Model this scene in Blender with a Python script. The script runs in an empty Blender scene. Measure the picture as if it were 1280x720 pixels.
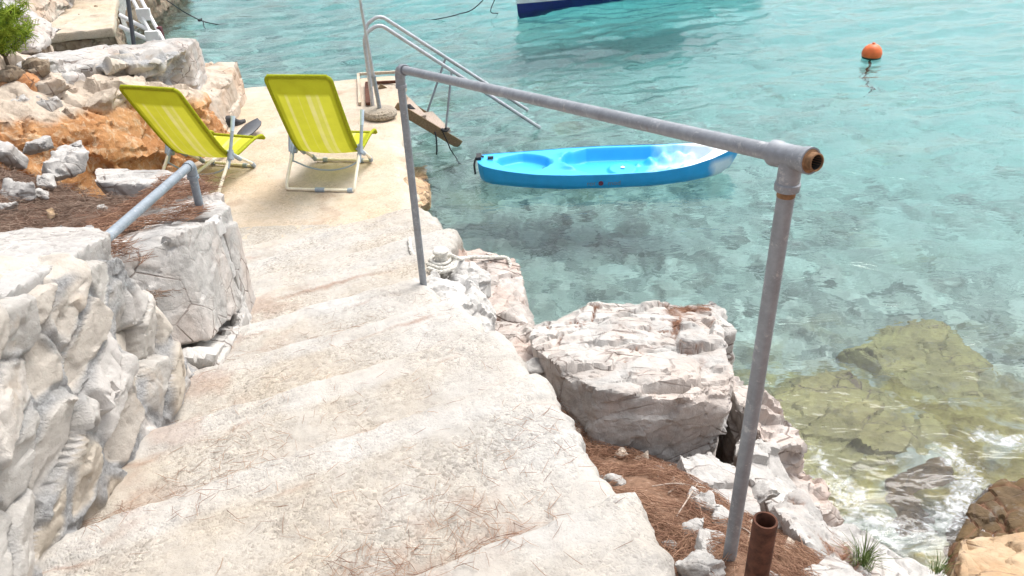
import bpy, math, random
import numpy as np
from mathutils import Vector, Matrix
random.seed(7); rng = np.random.default_rng(11)
R = math.radians
scene = bpy.context.scene
COL = scene.collection

# ------------------------------------------------------------------ camera
F = 1000.0; PITCH = R(32); ROLL = R(2.5); H = 3.4
c_f = np.array([0, math.cos(PITCH), -math.sin(PITCH)])
_r0 = np.array([1, 0, 0.]); _d0 = np.array([0, -math.sin(PITCH), -math.cos(PITCH)])
c_r = math.cos(ROLL)*_r0 + math.sin(ROLL)*_d0
c_d = -math.sin(ROLL)*_r0 + math.cos(ROLL)*_d0
CAM = np.array([0, 0, H])
def ray(px, py): return c_f + c_r*(px-640)/F + c_d*(py-360)/F
def at(px, py, z):
    v = ray(px, py); return CAM + v*((z-H)/v[2])
def dep(px, py, t): return CAM + ray(px, py)*t
cam = bpy.data.cameras.new('camera'); cam.lens = 36*F/1280; cam.sensor_width = 36; cam.clip_end = 2000; cam.clip_start = .05
co = bpy.data.objects.new('camera', cam); COL.objects.link(co)
M = Matrix(((c_r[0], -c_d[0], -c_f[0], 0), (c_r[1], -c_d[1], -c_f[1], 0), (c_r[2], -c_d[2], -c_f[2], H), (0, 0, 0, 1)))
co.matrix_world = M; scene.camera = co

# ------------------------------------------------------------------ numpy noise
def _h(ix, iy, iz, seed):
    x = (ix.astype(np.int64)*374761393 + iy.astype(np.int64)*668265263 + iz.astype(np.int64)*2147483647 + seed*1274126177) & 0xffffffff
    x = ((x ^ (x >> 13))*1274126177) & 0xffffffff
    x = ((x ^ (x >> 16))*2246822519) & 0xffffffff
    return ((x ^ (x >> 15)) & 0xffffff)/float(0x1000000)
def noise(P, seed=0):
    i = np.floor(P).astype(np.int64); f = P-i; u = f*f*f*(f*(f*6-15)+10); out = 0
    for dx in (0, 1):
        for dy in (0, 1):
            for dz in (0, 1):
                a, b, c = i[:, 0]+dx, i[:, 1]+dy, i[:, 2]+dz
                g = [_h(a, b, c, seed*3+k)*2-1 for k in range(3)]
                d = g[0]*(f[:, 0]-dx)+g[1]*(f[:, 1]-dy)+g[2]*(f[:, 2]-dz)
                w = (u[:, 0] if dx else 1-u[:, 0])*(u[:, 1] if dy else 1-u[:, 1])*(u[:, 2] if dz else 1-u[:, 2])
                out = out + w*d
    return out*1.4
def fbm(P, seed=0, o=4, g=.5):
    a, s, r = 1, 1, 0
    for k in range(o):
        r = r + a*noise(P*s, seed+k*17); a *= g; s *= 2.03
    return r
def worley(P, seed=0):
    i = np.floor(P).astype(np.int64); n = len(P)
    f1 = np.full(n, 9.); f2 = np.full(n, 9.); hid = np.zeros(n); dv = np.zeros((n, 3))
    for dx in (-1, 0, 1):
        for dy in (-1, 0, 1):
            for dz in (-1, 0, 1):
                a, b, c = i[:, 0]+dx, i[:, 1]+dy, i[:, 2]+dz
                q = np.stack([a+_h(a, b, c, seed), b+_h(a, b, c, seed+1), c+_h(a, b, c, seed+2)], 1)
                e = P-q; d = np.sqrt((e*e).sum(1)); hh = _h(a, b, c, seed+3)
                m = d < f1
                f2 = np.where(m, f1, np.minimum(f2, d)); f1 = np.where(m, d, f1)
                hid = np.where(m, hh, hid); dv = np.where(m[:, None], e, dv)
    return f1, f2, hid, dv
def sstep(a, b, x):
    t = np.clip((x-a)/(b-a), 0, 1); return t*t*(3-2*t)
def P3(x, y, z=0.): return np.stack([np.asarray(x, float), np.asarray(y, float), np.zeros_like(np.asarray(x, float))+z], 1)

# ------------------------------------------------------------------ materials
class NT:
    def __init__(s, name):
        s.m = bpy.data.materials.new(name); s.m.use_nodes = True; s.t = s.m.node_tree; s.t.nodes.clear()
        s.out = s.n('ShaderNodeOutputMaterial')
    def n(s, typ, **kw):
        nd = s.t.nodes.new(typ)
        for k, v in kw.items():
            if k.startswith('_'): setattr(nd, k[1:], v)
        for k, v in kw.items():
            if k.startswith('_'): continue
            s.set(nd, k, v)
        return nd
    def set(s, nd, k, v):
        sock = nd.inputs[int(k[1:])] if (k[0] == 'i' and k[1:].isdigit()) else nd.inputs[k.replace('_', ' ')]
        if isinstance(v, tuple) and len(v) == 2 and hasattr(v[0], 'outputs'): s.t.links.new(v[0].outputs[v[1]], sock)
        elif hasattr(v, 'outputs'): s.t.links.new(v.outputs[0], sock)
        else:
            if isinstance(v, tuple) and len(v) == 3 and sock.type == 'RGBA': v = v+(1,)
            sock.default_value = v
    def pos(s, sc=(1, 1, 1), rot=(0, 0, 0)):
        tc = s.n('ShaderNodeTexCoord'); mp = s.n('ShaderNodeMapping', Vector=(tc, 3))
        mp.inputs['Scale'].default_value = sc; mp.inputs['Rotation'].default_value = rot
        return mp
    def noise(s, v, scale, det=5, rough=.55, dist=0.):
        return s.n('ShaderNodeTexNoise', Vector=v, Scale=scale, Detail=det, Roughness=rough, Distortion=dist)
    def ramp(s, fac, stops, interp='LINEAR'):
        r = s.n('ShaderNodeValToRGB', Fac=fac); r.color_ramp.interpolation = interp
        el = r.color_ramp.elements
        while len(el) < len(stops): el.new(.5)
        for e, (p, c) in zip(el, stops):
            e.position = p
            if not isinstance(c, tuple): c = (c, c, c)
            e.color = c+(1,) if len(c) == 3 else c
        return r
    def mix(s, fac, a, b, mode='MIX'):
        m = s.n('ShaderNodeMix', _data_type='RGBA', _blend_type=mode)
        s.set(m, 'i0', fac); s.set(m, 'i6', a); s.set(m, 'i7', b)
        return (m, 2)
    def math(s, op, a, b=0., c=None):
        m = s.n('ShaderNodeMath', _operation=op); s.set(m, 'i0', a); s.set(m, 'i1', b)
        if c is not None: s.set(m, 'i2', c)
        return m
    def attr(s, name): return (s.n('ShaderNodeAttribute', _attribute_name=name), 2)
    def bump(s, h, strength=.5, dist=.01, normal=None):
        b = s.n('ShaderNodeBump', Height=h, Strength=strength, Distance=dist)
        if normal is not None: s.set(b, 'Normal', normal)
        return b
    def bsdf(s, **kw):
        b = s.n('ShaderNodeBsdfPrincipled', **kw); s.t.links.new(b.outputs[0], s.out.inputs[0]); return s.m

def rock_mat(name, light, dark, stain=None, stain_amt=.5, lichen=.0):
    t = NT(name); p = t.pos()
    a = t.noise(p, 3.1, 8, .62, .3); c = t.mix(t.ramp(a, [(.34, 0.), (.62, 1.)]), dark, light)
    b = t.noise(p, 17, 6, .65); c = t.mix(.55, c, t.ramp(b, [(.3, .62), (.5, 1.), (.75, 1.12)]), 'MULTIPLY')
    g = t.noise(p, 9, 6, .7, .6); c = t.mix(t.math('MULTIPLY', t.ramp(g, [(.56, 0.), (.68, 1.)]), .35+lichen), c, (.27, .265, .25))
    if stain:
        d = t.noise(p, 2.3, 6, .6, .4); c = t.mix(t.math('MULTIPLY', t.ramp(d, [(.5-.25*stain_amt, 0.), (.62, 1.)]), min(1, stain_amt+.25)), c, stain)
    c = t.mix(t.attr('deb'), c, t.ramp(t.noise(p, 60, 3), [(.3, (.12, .055, .035)), (.7, (.30, .16, .10))]))
    seam = t.n('ShaderNodeTexVoronoi', _feature='DISTANCE_TO_EDGE', Vector=t.mix(.10, t.pos((3.2, 8.5, 7.), (.25, .1, .5)), (t.noise(p, 5, 5, .6), 1)), Scale=1.)
    sg = t.math('MULTIPLY', t.ramp(seam, [(0., 1.), (.010, .8), (.028, 0.)]), t.ramp(t.noise(p, 2.7, 4), [(.44, 0.), (.58, .85)]))
    c = t.mix(sg, c, (.16, .12, .10))
    f = t.noise(p, 55, 8, .7); v = t.n('ShaderNodeTexVoronoi', _feature='DISTANCE_TO_EDGE', Vector=t.noise(p, 2.2, 4)); 
    w = t.n('ShaderNodeTexVoronoi', _feature='DISTANCE_TO_EDGE', Vector=t.mix(.12, p, (t.noise(p, 6, 4), 1)), Scale=7.)
    cr = t.ramp(w, [(0., 0.), (.035, 1.)])
    bm = t.bump(t.math('SUBTRACT', 1., sg), .6, .012); bm = t.bump(cr, .25, .008, bm); bm = t.bump(f, .55, .012, bm); bm = t.bump(t.noise(p, 190, 3), .35, .004, bm)
    return t.bsdf(Base_Color=c, Roughness=.92, Normal=bm, Specular_IOR_Level=.2)

def concrete_mat(name, light, warm, grain=1.0, speck=.5):
    t = NT(name); p = t.pos()
    a = t.noise(p, 1.5, 7, .62, .4); c = t.mix(t.ramp(a, [(.36, 0.), (.64, 1.)]), light, warm)
    b = t.noise(p, 7, 7, .7); c = t.mix(.5, c, t.ramp(b, [(.3, .70), (.55, 1.), (.8, 1.1)]), 'MULTIPLY')
    v = t.n('ShaderNodeTexVoronoi', Vector=t.mix(.02, p, (t.noise(p, 40, 2), 1)), Scale=75.*grain, Randomness=1.)
    hv = t.n('ShaderNodeSeparateColor', Color=(v, 1))
    pebc = t.ramp(hv, [(0., (.30, .26, .22)), (.08, (.55, .52, .47)), (.5, (.95, .93, .9)), (.8, (1., .97, .92)), (1., (1.35, 1.3, 1.22))])
    wear = t.math('MULTIPLY', t.ramp(t.noise(p, 2.6, 6, .7), [(.40, .15), (.6, 1.)]), speck)
    c = t.mix(wear, c, (t.mix(1., c, pebc, 'MULTIPLY')))
    dsp = t.ramp(t.noise(p, 48, 4, .8), [(.66, 0.), (.72, 1.)]); c = t.mix(t.math('MULTIPLY', dsp, .5), c, (.19, .14, .11))
    c = t.mix(t.math('MULTIPLY', t.attr('worn'), .34), c, t.mix(.6, (.56, .555, .545), t.ramp(b, [(.3, .42), (.6, .60)])))
    c = t.mix(t.attr('deb'), c, t.ramp(t.noise(p, 45, 4, .7), [(.3, (.17, .085, .055)), (.7, (.36, .22, .15))]))
    ped = t.ramp((v, 0), [(0., 1.), (.55, 0.)])
    bm = t.bump(t.math('MULTIPLY', ped, wear), .6, .007); bm = t.bump(t.noise(p, 30, 9, .8), .5, .012, bm)
    return t.bsdf(Base_Color=c, Roughness=.95, Normal=bm, Specular_IOR_Level=.15)

def simple_mat(name, col, rough=.5, metal=0., var=.12, scale=20, bump=.1, spec=.5, stretch=(1, 1, 1)):
    t = NT(name); p = t.pos(stretch)
    a = t.noise(p, scale, 6, .65)
    lo = tuple(x*(1-var*2) for x in col); hi = tuple(min(1, x*(1+var)) for x in col)
    c = t.ramp(a, [(.3, lo), (.7, hi)])
    return t.bsdf(Base_Color=c, Roughness=t.ramp(t.noise(p, scale*2, 4), [(.3, max(0, rough-.08)), (.7, min(1, rough+.1))]), Metallic=metal, Normal=t.bump(a, bump, .004), Specular_IOR_Level=spec)

def galv_mat(name, base=(.30, .32, .35), rust=.25):
    t = NT(name); p = t.pos()
    v = t.n('ShaderNodeTexVoronoi', Vector=p, Scale=60.)
    c = t.mix(.35, base, t.ramp(v, [(0., .75), (1., 1.25)]), 'MULTIPLY')
    c = t.mix(t.ramp(t.noise(p, 14, 7, .75), [(.38, 0.), (.7, .7)]), c, tuple(x*.55 for x in base))
    c = t.mix(t.ramp(t.noise(p, 33, 6, .8), [(.56, 0.), (.66, .6)]), c, (.55, .55, .56))
    r = t.ramp(t.noise(p, 9, 6, .7), [(.62, 0.), (.74, rust*2)]); c = t.mix(r, c, (.26, .13, .06))
    return t.bsdf(Base_Color=c, Roughness=.55, Metallic=.35, Normal=t.bump(t.noise(p, 90, 5), .3, .003))

MAT = {}
MAT['steps'] = concrete_mat('worn_concrete', (.455, .44, .415), (.435, .39, .33), 1.4, .62)
MAT['platform'] = concrete_mat('pale_concrete', (.55, .49, .415), (.52, .42, .31), 1.3, .4)
MAT['cap'] = concrete_mat('cap_concrete', (.48, .475, .465), (.43, .415, .40), .8, .6)
MAT['mound'] = concrete_mat('grey_concrete', (.56, .56, .56), (.5, .48, .45), 1., .5)
MAT['white_rock'] = rock_mat('white_limestone', (.53, .51, .485), (.345, .335, .32), (.50, .36, .28), .06)
MAT['pink_rock'] = rock_mat('pinkish_limestone', (.55, .505, .47), (.39, .345, .315), (.52, .33, .25), .18)
MAT['grey_rock'] = rock_mat('grey_limestone', (.56, .54, .51), (.36, .345, .33), None, .2, .15)
MAT['beige_rock'] = rock_mat('beige_limestone', (.60, .53, .45), (.40, .34, .28), (.45, .28, .17), .2)
MAT['dark_rock'] = rock_mat('weathered_rock', (.40, .33, .25), (.13, .10, .07), (.20, .12, .06), .2, .2)
MAT['orange_rock'] = rock_mat('orange_earth_rock', (.60, .42, .27), (.42, .22, .11), (.46, .19, .07), .75)
MAT['weed_rock'] = rock_mat('weedy_submerged_rock', (.42, .38, .17), (.27, .25, .12), (.17, .15, .08), .2, .1)
MAT['wet_rock'] = rock_mat('wet_brown_rock', (.15, .105, .06), (.07, .05, .032), (.15, .09, .03), .3, .1)
MAT['ochre_rock'] = rock_mat('ochre_shore_rock', (.55, .42, .28), (.38, .27, .17), (.45, .25, .12), .3)
MAT['galv'] = galv_mat('galvanised_steel')
MAT['galv_light'] = galv_mat('bright_galvanised_steel', (.50, .51, .54), .1)
MAT['galv_blue'] = galv_mat('bluish_galvanised_steel', (.28, .325, .37), .05)
MAT['galv_post'] = galv_mat('weathered_galvanised_steel', (.29, .31, .335), .12)
MAT['rust'] = simple_mat('rusted_steel', (.13, .055, .035), .85, .2, .35, 40, .5, .3)
MAT['rust_pale'] = simple_mat('rusty_thread', (.30, .17, .09), .8, .2, .3, 60, .4, .3)
MAT['dark_hole'] = simple_mat('dark_inner_pipe', (.03, .028, .025), .9)
MAT['cream'] = simple_mat('cream_enamel', (.84, .79, .64), .45, 0, .08, 30, .05)
MAT['greyplastic'] = simple_mat('grey_blue_plastic', (.33, .40, .47), .5, 0, .08, 30, .05)
MAT['palblue'] = simple_mat('pale_blue_plastic', (.55, .68, .80), .45, 0, .06, 30, .05)
MAT['black'] = simple_mat('black_rubber', (.018, .018, .022), .6, 0, .2, 50, .2)
MAT['blade'] = simple_mat('grey_paddle_plastic', (.045, .05, .06), .4, 0, .12, 20, .05)
MAT['white'] = simple_mat('white_paint', (.80, .80, .79), .4, 0, .05, 12, .05)
MAT['navy'] = simple_mat('navy_paint', (.012, .018, .16), .35, 0, .12, 6, .05)
MAT['wood'] = simple_mat('weathered_wood', (.24, .17, .10), .8, 0, .25, 18, .4, .2, (1, 8, 8))
MAT['wood_pale'] = simple_mat('pale_wood_tread', (.44, .36, .30), .8, 0, .15, 18, .3, .2, (8, 1, 8))
MAT['rope'] = simple_mat('white_rope', (.68, .66, .60), .9, 0, .2, 70, .8, .1)
MAT['orange'] = simple_mat('orange_buoy', (.80, .16, .035), .5, 0, .12, 8, .05)
MAT['green_weed'] = simple_mat('weedy_buoy', (.03, .07, .04), .8, 0, .4, 20, .4)
MAT['granite'] = concrete_mat('granulated_stone', (.40, .36, .30), (.34, .29, .23), .9, 1.)
MAT['stem'] = simple_mat('twig_bark', (.10, .07, .045), .9, 0, .3, 40, .4)
MAT['maroon'] = simple_mat('maroon_rubber', (.12, .02, .03), .6)
MAT['glassd'] = simple_mat('dark_window', (.02, .03, .04), .1)
MAT['yellow'] = simple_mat('yellow_plastic', (.75, .50, .03), .5)

def needle_mat(name, a, b):
    t = NT(name); i = t.attr('tone')
    return t.bsdf(Base_Color=t.ramp(i, [(0., a), (1., b)]), Roughness=.8, Specular_IOR_Level=.2)
MAT['needles'] = needle_mat('dry_pine_needles', (.16, .075, .05), (.42, .26, .17))
MAT['needles_grey'] = needle_mat('grey_pine_needles', (.13, .085, .065), (.34, .25, .19))
MAT['green'] = needle_mat('green_pine_needles', (.11, .20, .012), (.36, .45, .05))
MAT['grass'] = needle_mat('green_grass', (.07, .12, .03), (.22, .28, .10))

# ------------------------------------------------------------------ mesh helpers
def arr(p): return np.array(p, float)
class MB:
    def __init__(s): s.v = []; s.f = []; s.mi = []
    def add(s, vs, fs, mi=0):
        o = len(s.v); s.v += [tuple(map(float, v)) for v in vs]; s.f += [tuple(i+o for i in f) for f in fs]; s.mi += [mi]*len(fs); return s
    def tube(s, pts, r, n=10, cap=True, close=False, mi=0):
        P = [arr(p) for p in pts]; m = len(P); rr = r if hasattr(r, '__len__') else [r]*m
        T = []
        for i in range(m):
            a = P[(i+1) % m] if close else P[min(i+1, m-1)]; b = P[(i-1) % m] if close else P[max(i-1, 0)]
            d = a-b; T.append(d/(np.linalg.norm(d)+1e-12))
        u = np.cross(T[0], [0, 0, 1.]); 
        if np.linalg.norm(u) < 1e-3: u = np.cross(T[0], [1., 0, 0])
        u /= np.linalg.norm(u); vs = []
        for i in range(m):
            u = u-T[i]*(u@T[i]); u /= np.linalg.norm(u); w = np.cross(T[i], u)
            for k in range(n):
                an = 2*math.pi*k/n; vs.append(P[i]+rr[i]*(math.cos(an)*u+math.sin(an)*w))
        fs = []
        for i in range(m if close else m-1):
            j = (i+1) % m
            for k in range(n): fs.append((i*n+k, i*n+(k+1) % n, j*n+(k+1) % n, j*n+k))
        if cap and not close: fs += [tuple(range(n))[::-1], tuple(range((m-1)*n, m*n))]
        return s.add(vs, fs, mi)
    def lathe(s, prof, c=(0, 0, 0), n=24, axis=None, mi=0):
        c = arr(c); ax = arr(axis if axis is not None else (0, 0, 1)); ax /= np.linalg.norm(ax)
        u = np.cross(ax, [0, 1., 0]) if abs(ax[1]) < .9 else np.cross(ax, [1., 0, 0]); u /= np.linalg.norm(u); w = np.cross(ax, u)
        vs, fs = [], []
        for (r, z) in prof:
            for k in range(n):
                a = 2*math.pi*k/n; vs.append(c+ax*z+max(r, 1e-5)*(math.cos(a)*u+math.sin(a)*w))
        for i in range(len(prof)-1):
            for k in range(n): fs.append((i*n+k, i*n+(k+1) % n, (i+1)*n+(k+1) % n, (i+1)*n+k))
        return s.add(vs, fs, mi)
    def box(s, c, e, rot=None, bev=0):
        c = arr(c); A = np.eye(3) if rot is None else np.array(rot).T   # rows of rot are axes
        vs = [c+A@(arr((x, y, z))*arr(e)/2) for x in (-1, 1) for y in (-1, 1) for z in (-1, 1)]
        return s.add(vs, [(0, 1, 3, 2), (4, 6, 7, 5), (0, 4, 5, 1), (2, 3, 7, 6), (0, 2, 6, 4), (1, 5, 7, 3)])
    def beam(s, a, b, w, h, up=(0, 0, 1)):
        a, b = arr(a), arr(b); t = b-a; L = np.linalg.norm(t); t /= L; sd = np.cross(t, arr(up)); sd /= np.linalg.norm(sd); u = np.cross(sd, t)
        return s.box((a+b)/2, (L, w, h), [t, sd, u])
    def build(s, name, mat, parent=None, smooth=True, world=False, bevel=0, base=None):
        V = np.array(s.v)
        loc = np.zeros(3)
        if parent is not None and world: V = V-np.array(parent.location)
        if parent is None:
            loc = arr(base) if base is not None else np.array([V[:, 0].mean(), V[:, 1].mean(), V[:, 2].min()]); V = V-loc
        me = bpy.data.meshes.new(name); me.from_pydata(V.tolist(), [], s.f); me.validate(); me.update()
        for m in (mat if isinstance(mat, (list, tuple)) else [mat]): me.materials.append(MAT[m] if isinstance(m, str) else m)
        if isinstance(mat, (list, tuple)) and len(me.polygons) == len(s.mi): me.polygons.foreach_set('material_index', s.mi)
        o = bpy.data.objects.new(name, me); COL.objects.link(o); o.location = loc; o.parent = parent
        if smooth: me.polygons.foreach_set('use_smooth', [True]*len(me.polygons)); me.set_sharp_from_angle(angle=R(40))
        if bevel:
            b = o.modifiers.new('bevel', 'BEVEL'); b.width = bevel; b.segments = 2; b.limit_method = 'ANGLE'
        return o
def tag(o, label=None, cat=None, group=None, kind=None):
    if label: o['label'] = label
    if cat: o['category'] = cat
    if group: o['group'] = group
    if kind: o['kind'] = kind
    return o
def thing(name, label, cat, loc=(0, 0, 0), rotz=0, group=None):
    o = bpy.data.objects.new(name, None); COL.objects.link(o); o.location = tuple(map(float, loc)); o.rotation_euler = (0, 0, rotz); o.empty_display_size = .1
    return tag(o, label, cat, group)
def curve(pts, n=8):
    """Catmull-Rom through the points"""
    P = [arr(p) for p in pts]; P = [2*P[0]-P[1]]+P+[2*P[-1]-P[-2]]; out = []
    for i in range(1, len(P)-2):
        for k in range(n):
            t = k/n; a, b, c, d = P[i-1:i+3]
            out.append(.5*(2*b+(c-a)*t+(2*a-5*b+4*c-d)*t*t+(3*b-a-3*c+d)*t**3))
    return out+[P[-2]]
def bend(pts, r=.05, n=6):
    """polyline with rounded corners"""
    P = [arr(p) for p in pts]; out = [P[0]]
    for i in range(1, len(P)-1):
        a, b, c = P[i-1:i+2]; u = (a-b); v = (c-b); q = min(r, np.linalg.norm(u)*.45, np.linalg.norm(v)*.45)
        p0 = b+u/np.linalg.norm(u)*q; p1 = b+v/np.linalg.norm(v)*q
        for k in range(n+1):
            t = k/n; out.append((1-t)**2*p0+2*t*(1-t)*b+t*t*p1)
    return out+[P[-1]]
def np_mesh(name, V, Fq, mat, attrs=None, loc=(0, 0, 0), smooth=True, parent=None, sharp=None):
    me = bpy.data.meshes.new(name); V = np.asarray(V, np.float32); Fq = np.asarray(Fq, np.int32)
    k = Fq.shape[1]
    me.vertices.add(len(V)); me.vertices.foreach_set('co', V.ravel())
    me.loops.add(Fq.size); me.loops.foreach_set('vertex_index', Fq.ravel())
    me.polygons.add(len(Fq)); me.polygons.foreach_set('loop_start', np.arange(0, Fq.size, k, dtype=np.int32))
    me.update(calc_edges=True); me.validate()
    for a, val in (attrs or {}).items():
        at_ = me.attributes.new(a, 'FLOAT', 'POINT'); at_.data.foreach_set('value', np.asarray(val, np.float32))
    me.materials.append(MAT[mat] if isinstance(mat, str) else mat)
    if smooth: me.polygons.foreach_set('use_smooth', [True]*len(me.polygons))
    if sharp: me.set_sharp_from_angle(angle=R(sharp))
    o = bpy.data.objects.new(name, me); COL.objects.link(o); o.location = tuple(map(float, loc)); o.parent = parent
    return o
def grid_faces(nr, nc):
    a = (np.arange(nr-1)[:, None]*nc+np.arange(nc-1)[None]).ravel()
    return np.stack([a, a+1, a+nc+1, a+nc], 1)

# ------------------------------------------------------------------ rocks
NEEDLE_SPOTS = []       # points on rocks where needles gather: (P, N)
def hull_remesh(hulls, vox):
    import bmesh
    bm = bmesh.new()
    for pts in hulls:
        vs = [bm.verts.new(tuple(map(float, p))) for p in pts]
        r = bmesh.ops.convex_hull(bm, input=vs)
        bad = [g for g in r['geom_interior'] if isinstance(g, bmesh.types.BMVert)]
        bmesh.ops.delete(bm, geom=bad, context='VERTS')
    bmesh.ops.recalc_face_normals(bm, faces=bm.faces)
    me = bpy.data.meshes.new('tmp'); bm.to_mesh(me); bm.free()
    ob = bpy.data.objects.new('tmp', me); COL.objects.link(ob)
    m = ob.modifiers.new('r', 'REMESH'); m.mode = 'VOXEL'; m.voxel_size = vox
    s = ob.modifiers.new('s', 'SMOOTH'); s.factor = .5; s.iterations = 1
    dg = bpy.context.evaluated_depsgraph_get(); ev = ob.evaluated_get(dg); e = ev.to_mesh()
    V = np.zeros(len(e.vertices)*3, np.float32); e.vertices.foreach_get('co', V); V = V.reshape(-1, 3).astype(float)
    N = np.zeros(len(e.vertices)*3, np.float32); e.vertices.foreach_get('normal', N); N = N.reshape(-1, 3).astype(float)
    Fq = np.array([tuple(p.vertices) if len(p.vertices) == 4 else tuple(p.vertices)+(p.vertices[2],) for p in e.polygons])
    ev.to_mesh_clear(); bpy.data.objects.remove(ob); bpy.data.meshes.remove(me)
    return V, N, Fq
def relax(V, Fq, it=1, f=.5):
    a = Fq.ravel(); b = np.roll(Fq, -1, 1).ravel(); n = len(V)
    cnt = np.bincount(a, minlength=n)+np.bincount(b, minlength=n)
    for _ in range(it):
        S = np.stack([np.bincount(a, V[b, k], n)+np.bincount(b, V[a, k], n) for k in range(3)], 1)/np.maximum(cnt, 1)[:, None]
        V = V*(1-f)+S*f
    return V
def rotm(ax, ay, az): return np.array(Matrix.Rotation(az, 3, 'Z') @ Matrix.Rotation(ay, 3, 'Y') @ Matrix.Rotation(ax, 3, 'X'))
def rock(name, hulls, mat='white_rock', vox=.014, seed=0, cell=(.30, .30, .13), rot=(.15, .1, .4), chip=.014, tilt=.10, crack=.018, cw=.05,
         fb=.012, fine=.003, deb=.0, label=None, cat='rock', group=None, parent=None, warp=.012, mask=None, kind=None, small=.5, recen=True):
    if not isinstance(hulls[0][0], (tuple, list, np.ndarray)): hulls = [hulls]
    V, N, Fq = hull_remesh(hulls, vox)
    Rm = rotm(*rot)
    def layer(P, cell, seed, chip, tilt, crack, cw):
        Q = (P @ Rm)/np.array(cell)
        f1, f2, h, dv = worley(Q, seed)
        rd = np.stack([np.sin(h*91.7), np.cos(h*57.3), np.sin(h*33.1+1)], 1)
        fac = ((dv*np.array(cell))*rd).sum(1)*tilt*2
        gate = sstep(-.25, .25, noise(P*3.1+5, seed+9)+.12)
        gr = (1-sstep(0, cw, f2-f1))*gate
        return (h-.5)*2*chip+fac-crack*gr, gr
    W = np.stack([fbm(V*4, seed+k, 3) for k in (1, 2, 3)], 1)*warp
    d1, g1 = layer(V+W, cell, seed, chip, tilt, crack, cw)
    d2, g2 = layer(V+W*.7, tuple(c*small*.8 for c in cell), seed+40, chip*.45, tilt*.9, crack*.5, cw)
    d3, g3 = layer(V+W*.5, tuple(c*small*.32 for c in cell), seed+80, chip*.16, tilt*.7, crack*.2, cw)
    d = d1+d2+d3+fb*fbm(V*2.6, seed+5, 2)+fine*fbm(V*26, seed+6, 3)
    D = N*.75+np.array([0, 0, .0]); V2 = V+D*d[:, None]
    spots = fbm(V*3.3+3, seed+71, 4)
    d = d*(.45+.55*sstep(.2, .6, N[:, 2]))*1.; V2 = V+D*d[:, None]
    dm = sstep(.5, .85, N[:, 2])*sstep(.62-deb, .92-deb, spots*.7+.45*np.maximum(g1, g2*.8))*(1 if deb > 0 else 0)
    if deb > 0:
        idx = np.nonzero(dm > .5)[0]
        if len(idx):
            k = rng.choice(idx, min(len(idx), int(len(idx)*vox*vox*3500)+1)); NEEDLE_SPOTS.append((V2[k], N[k]))
    A = {'deb': dm}
    if mask is not None: A.update(mask(V2, N, g1, g2))
    V2 = relax(V2, Fq, 1, .18)
    base = np.array([V2[:, 0].mean(), V2[:, 1].mean(), V2[:, 2].min()])
    if parent is not None: base = np.array(parent.location)
    o = np_mesh(name, V2-base, Fq, mat, A, base if parent is None else (0, 0, 0), parent=parent, sharp=38)
    if label: tag(o, label, cat, group, kind)
    return o
def blob(c, e, rz=0., seed=0, n=11):
    """points of an irregular angular stone: centre of its base, size, heading"""
    r = np.random.default_rng(seed); P = r.normal(size=(n, 3)); P /= np.linalg.norm(P, axis=1)[:, None]
    P = np.sign(P)*np.abs(P)**.7; P *= r.uniform(.8, 1.05, (n, 1)); P *= np.array(e)/2
    cz, sz = math.cos(rz), math.sin(rz); P = P @ np.array([[cz, sz, 0], [-sz, cz, 0], [0, 0, 1]])
    return (P+np.array(c)+np.array([0, 0, e[2]/2])).tolist()

# ------------------------------------------------------------------ height of the ground (land, shore and sea bed in one sheet)
CP = np.array([(.45, .6, 1.9), (.54, 1.36, 1.69), (.9, 1.25, 1.5), (.40, 1.9, 1.45), (.30, 2.2, 1.2), (.6, 2.2, 1.12), (.15, 2.6, 1.18), (.0, 3.1, 1.0),
    (-.2, 3.5, .85), (.85, 2.1, 1.05), (.9, 1.7, 1.27), (1.2, 1.45, 1.22), (1.6, 1.4, 1.0), (1.25, 1.9, .8), (1.3, 2.6, .1), (1.3, 3.1, -.1), (1.65, 2.4, .05), (1.7, 3.4, -.28),
    (1.5, 4.3, -.55), (.6, 4.4, -.5), (.1, 5.2, -.7), (-.4, 6.2, -.8), (-.8, 8, -.95), (-1.1, 9.5, -1.0), (-2, 5, .1), (-2, 8, .1), (-4, 8, .3), (-6, 10, .1),
    (-1, 1, 1.2), (-1, 3, .6), (-3, 4.5, .3), (-3, 2, 1.5), (2.3, 4, -.34), (3.1, 4.3, -.42), (2.9, 3.3, -.13), (2.3, 3.1, -.2), (3.4, 2.6, .06), (2.6, 2.5, .06), (2.1, 2.2, .3),
    (2.2, 1.5, .8), (2.0, 5, -.75), (3, 6, -1.05), (1, 7, -1.1), (0, 8, -1.1), (1, 9, -1.4), (5, 5.5, -1.0), (5, 8, -1.8), (3, 12, -2.2), (8, 12, -2.8), (-3, 12, -1.6), (-7, 18, -2),
    (0, 20, -3.4), (10, 25, -4), (40, 60, -6), (-40, 60, -6), (40, 0, 1.), (-40, 0, 4), (0, 200, -7), (200, 100, -7), (-200, 100, -7), (0, -200, 20), (200, -200, 20), (-200, -200, 20)])
def _fit(C):
    d = np.linalg.norm(C[:, None, :2]-C[None, :, :2], axis=2); n = len(C)
    A = np.zeros((n+3, n+3)); A[:n, :n] = d; A[:n, n] = A[n, :n] = 1; A[:n, n+1:] = C[:, :2]; A[n+1:, :n] = C[:, :2].T
    return np.linalg.solve(A, np.concatenate([C[:, 2], np.zeros(3)]))
CW = _fit(CP)
def ground_z(x, y):
    x = np.asarray(x, float); y = np.asarray(y, float)
    out = CW[-3]+CW[-2]*x+CW[-1]*y
    for (cx, cy, cz), w in zip(CP, CW[:-3]): out = out+w*np.hypot(x-cx, y-cy)
    return out
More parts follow.
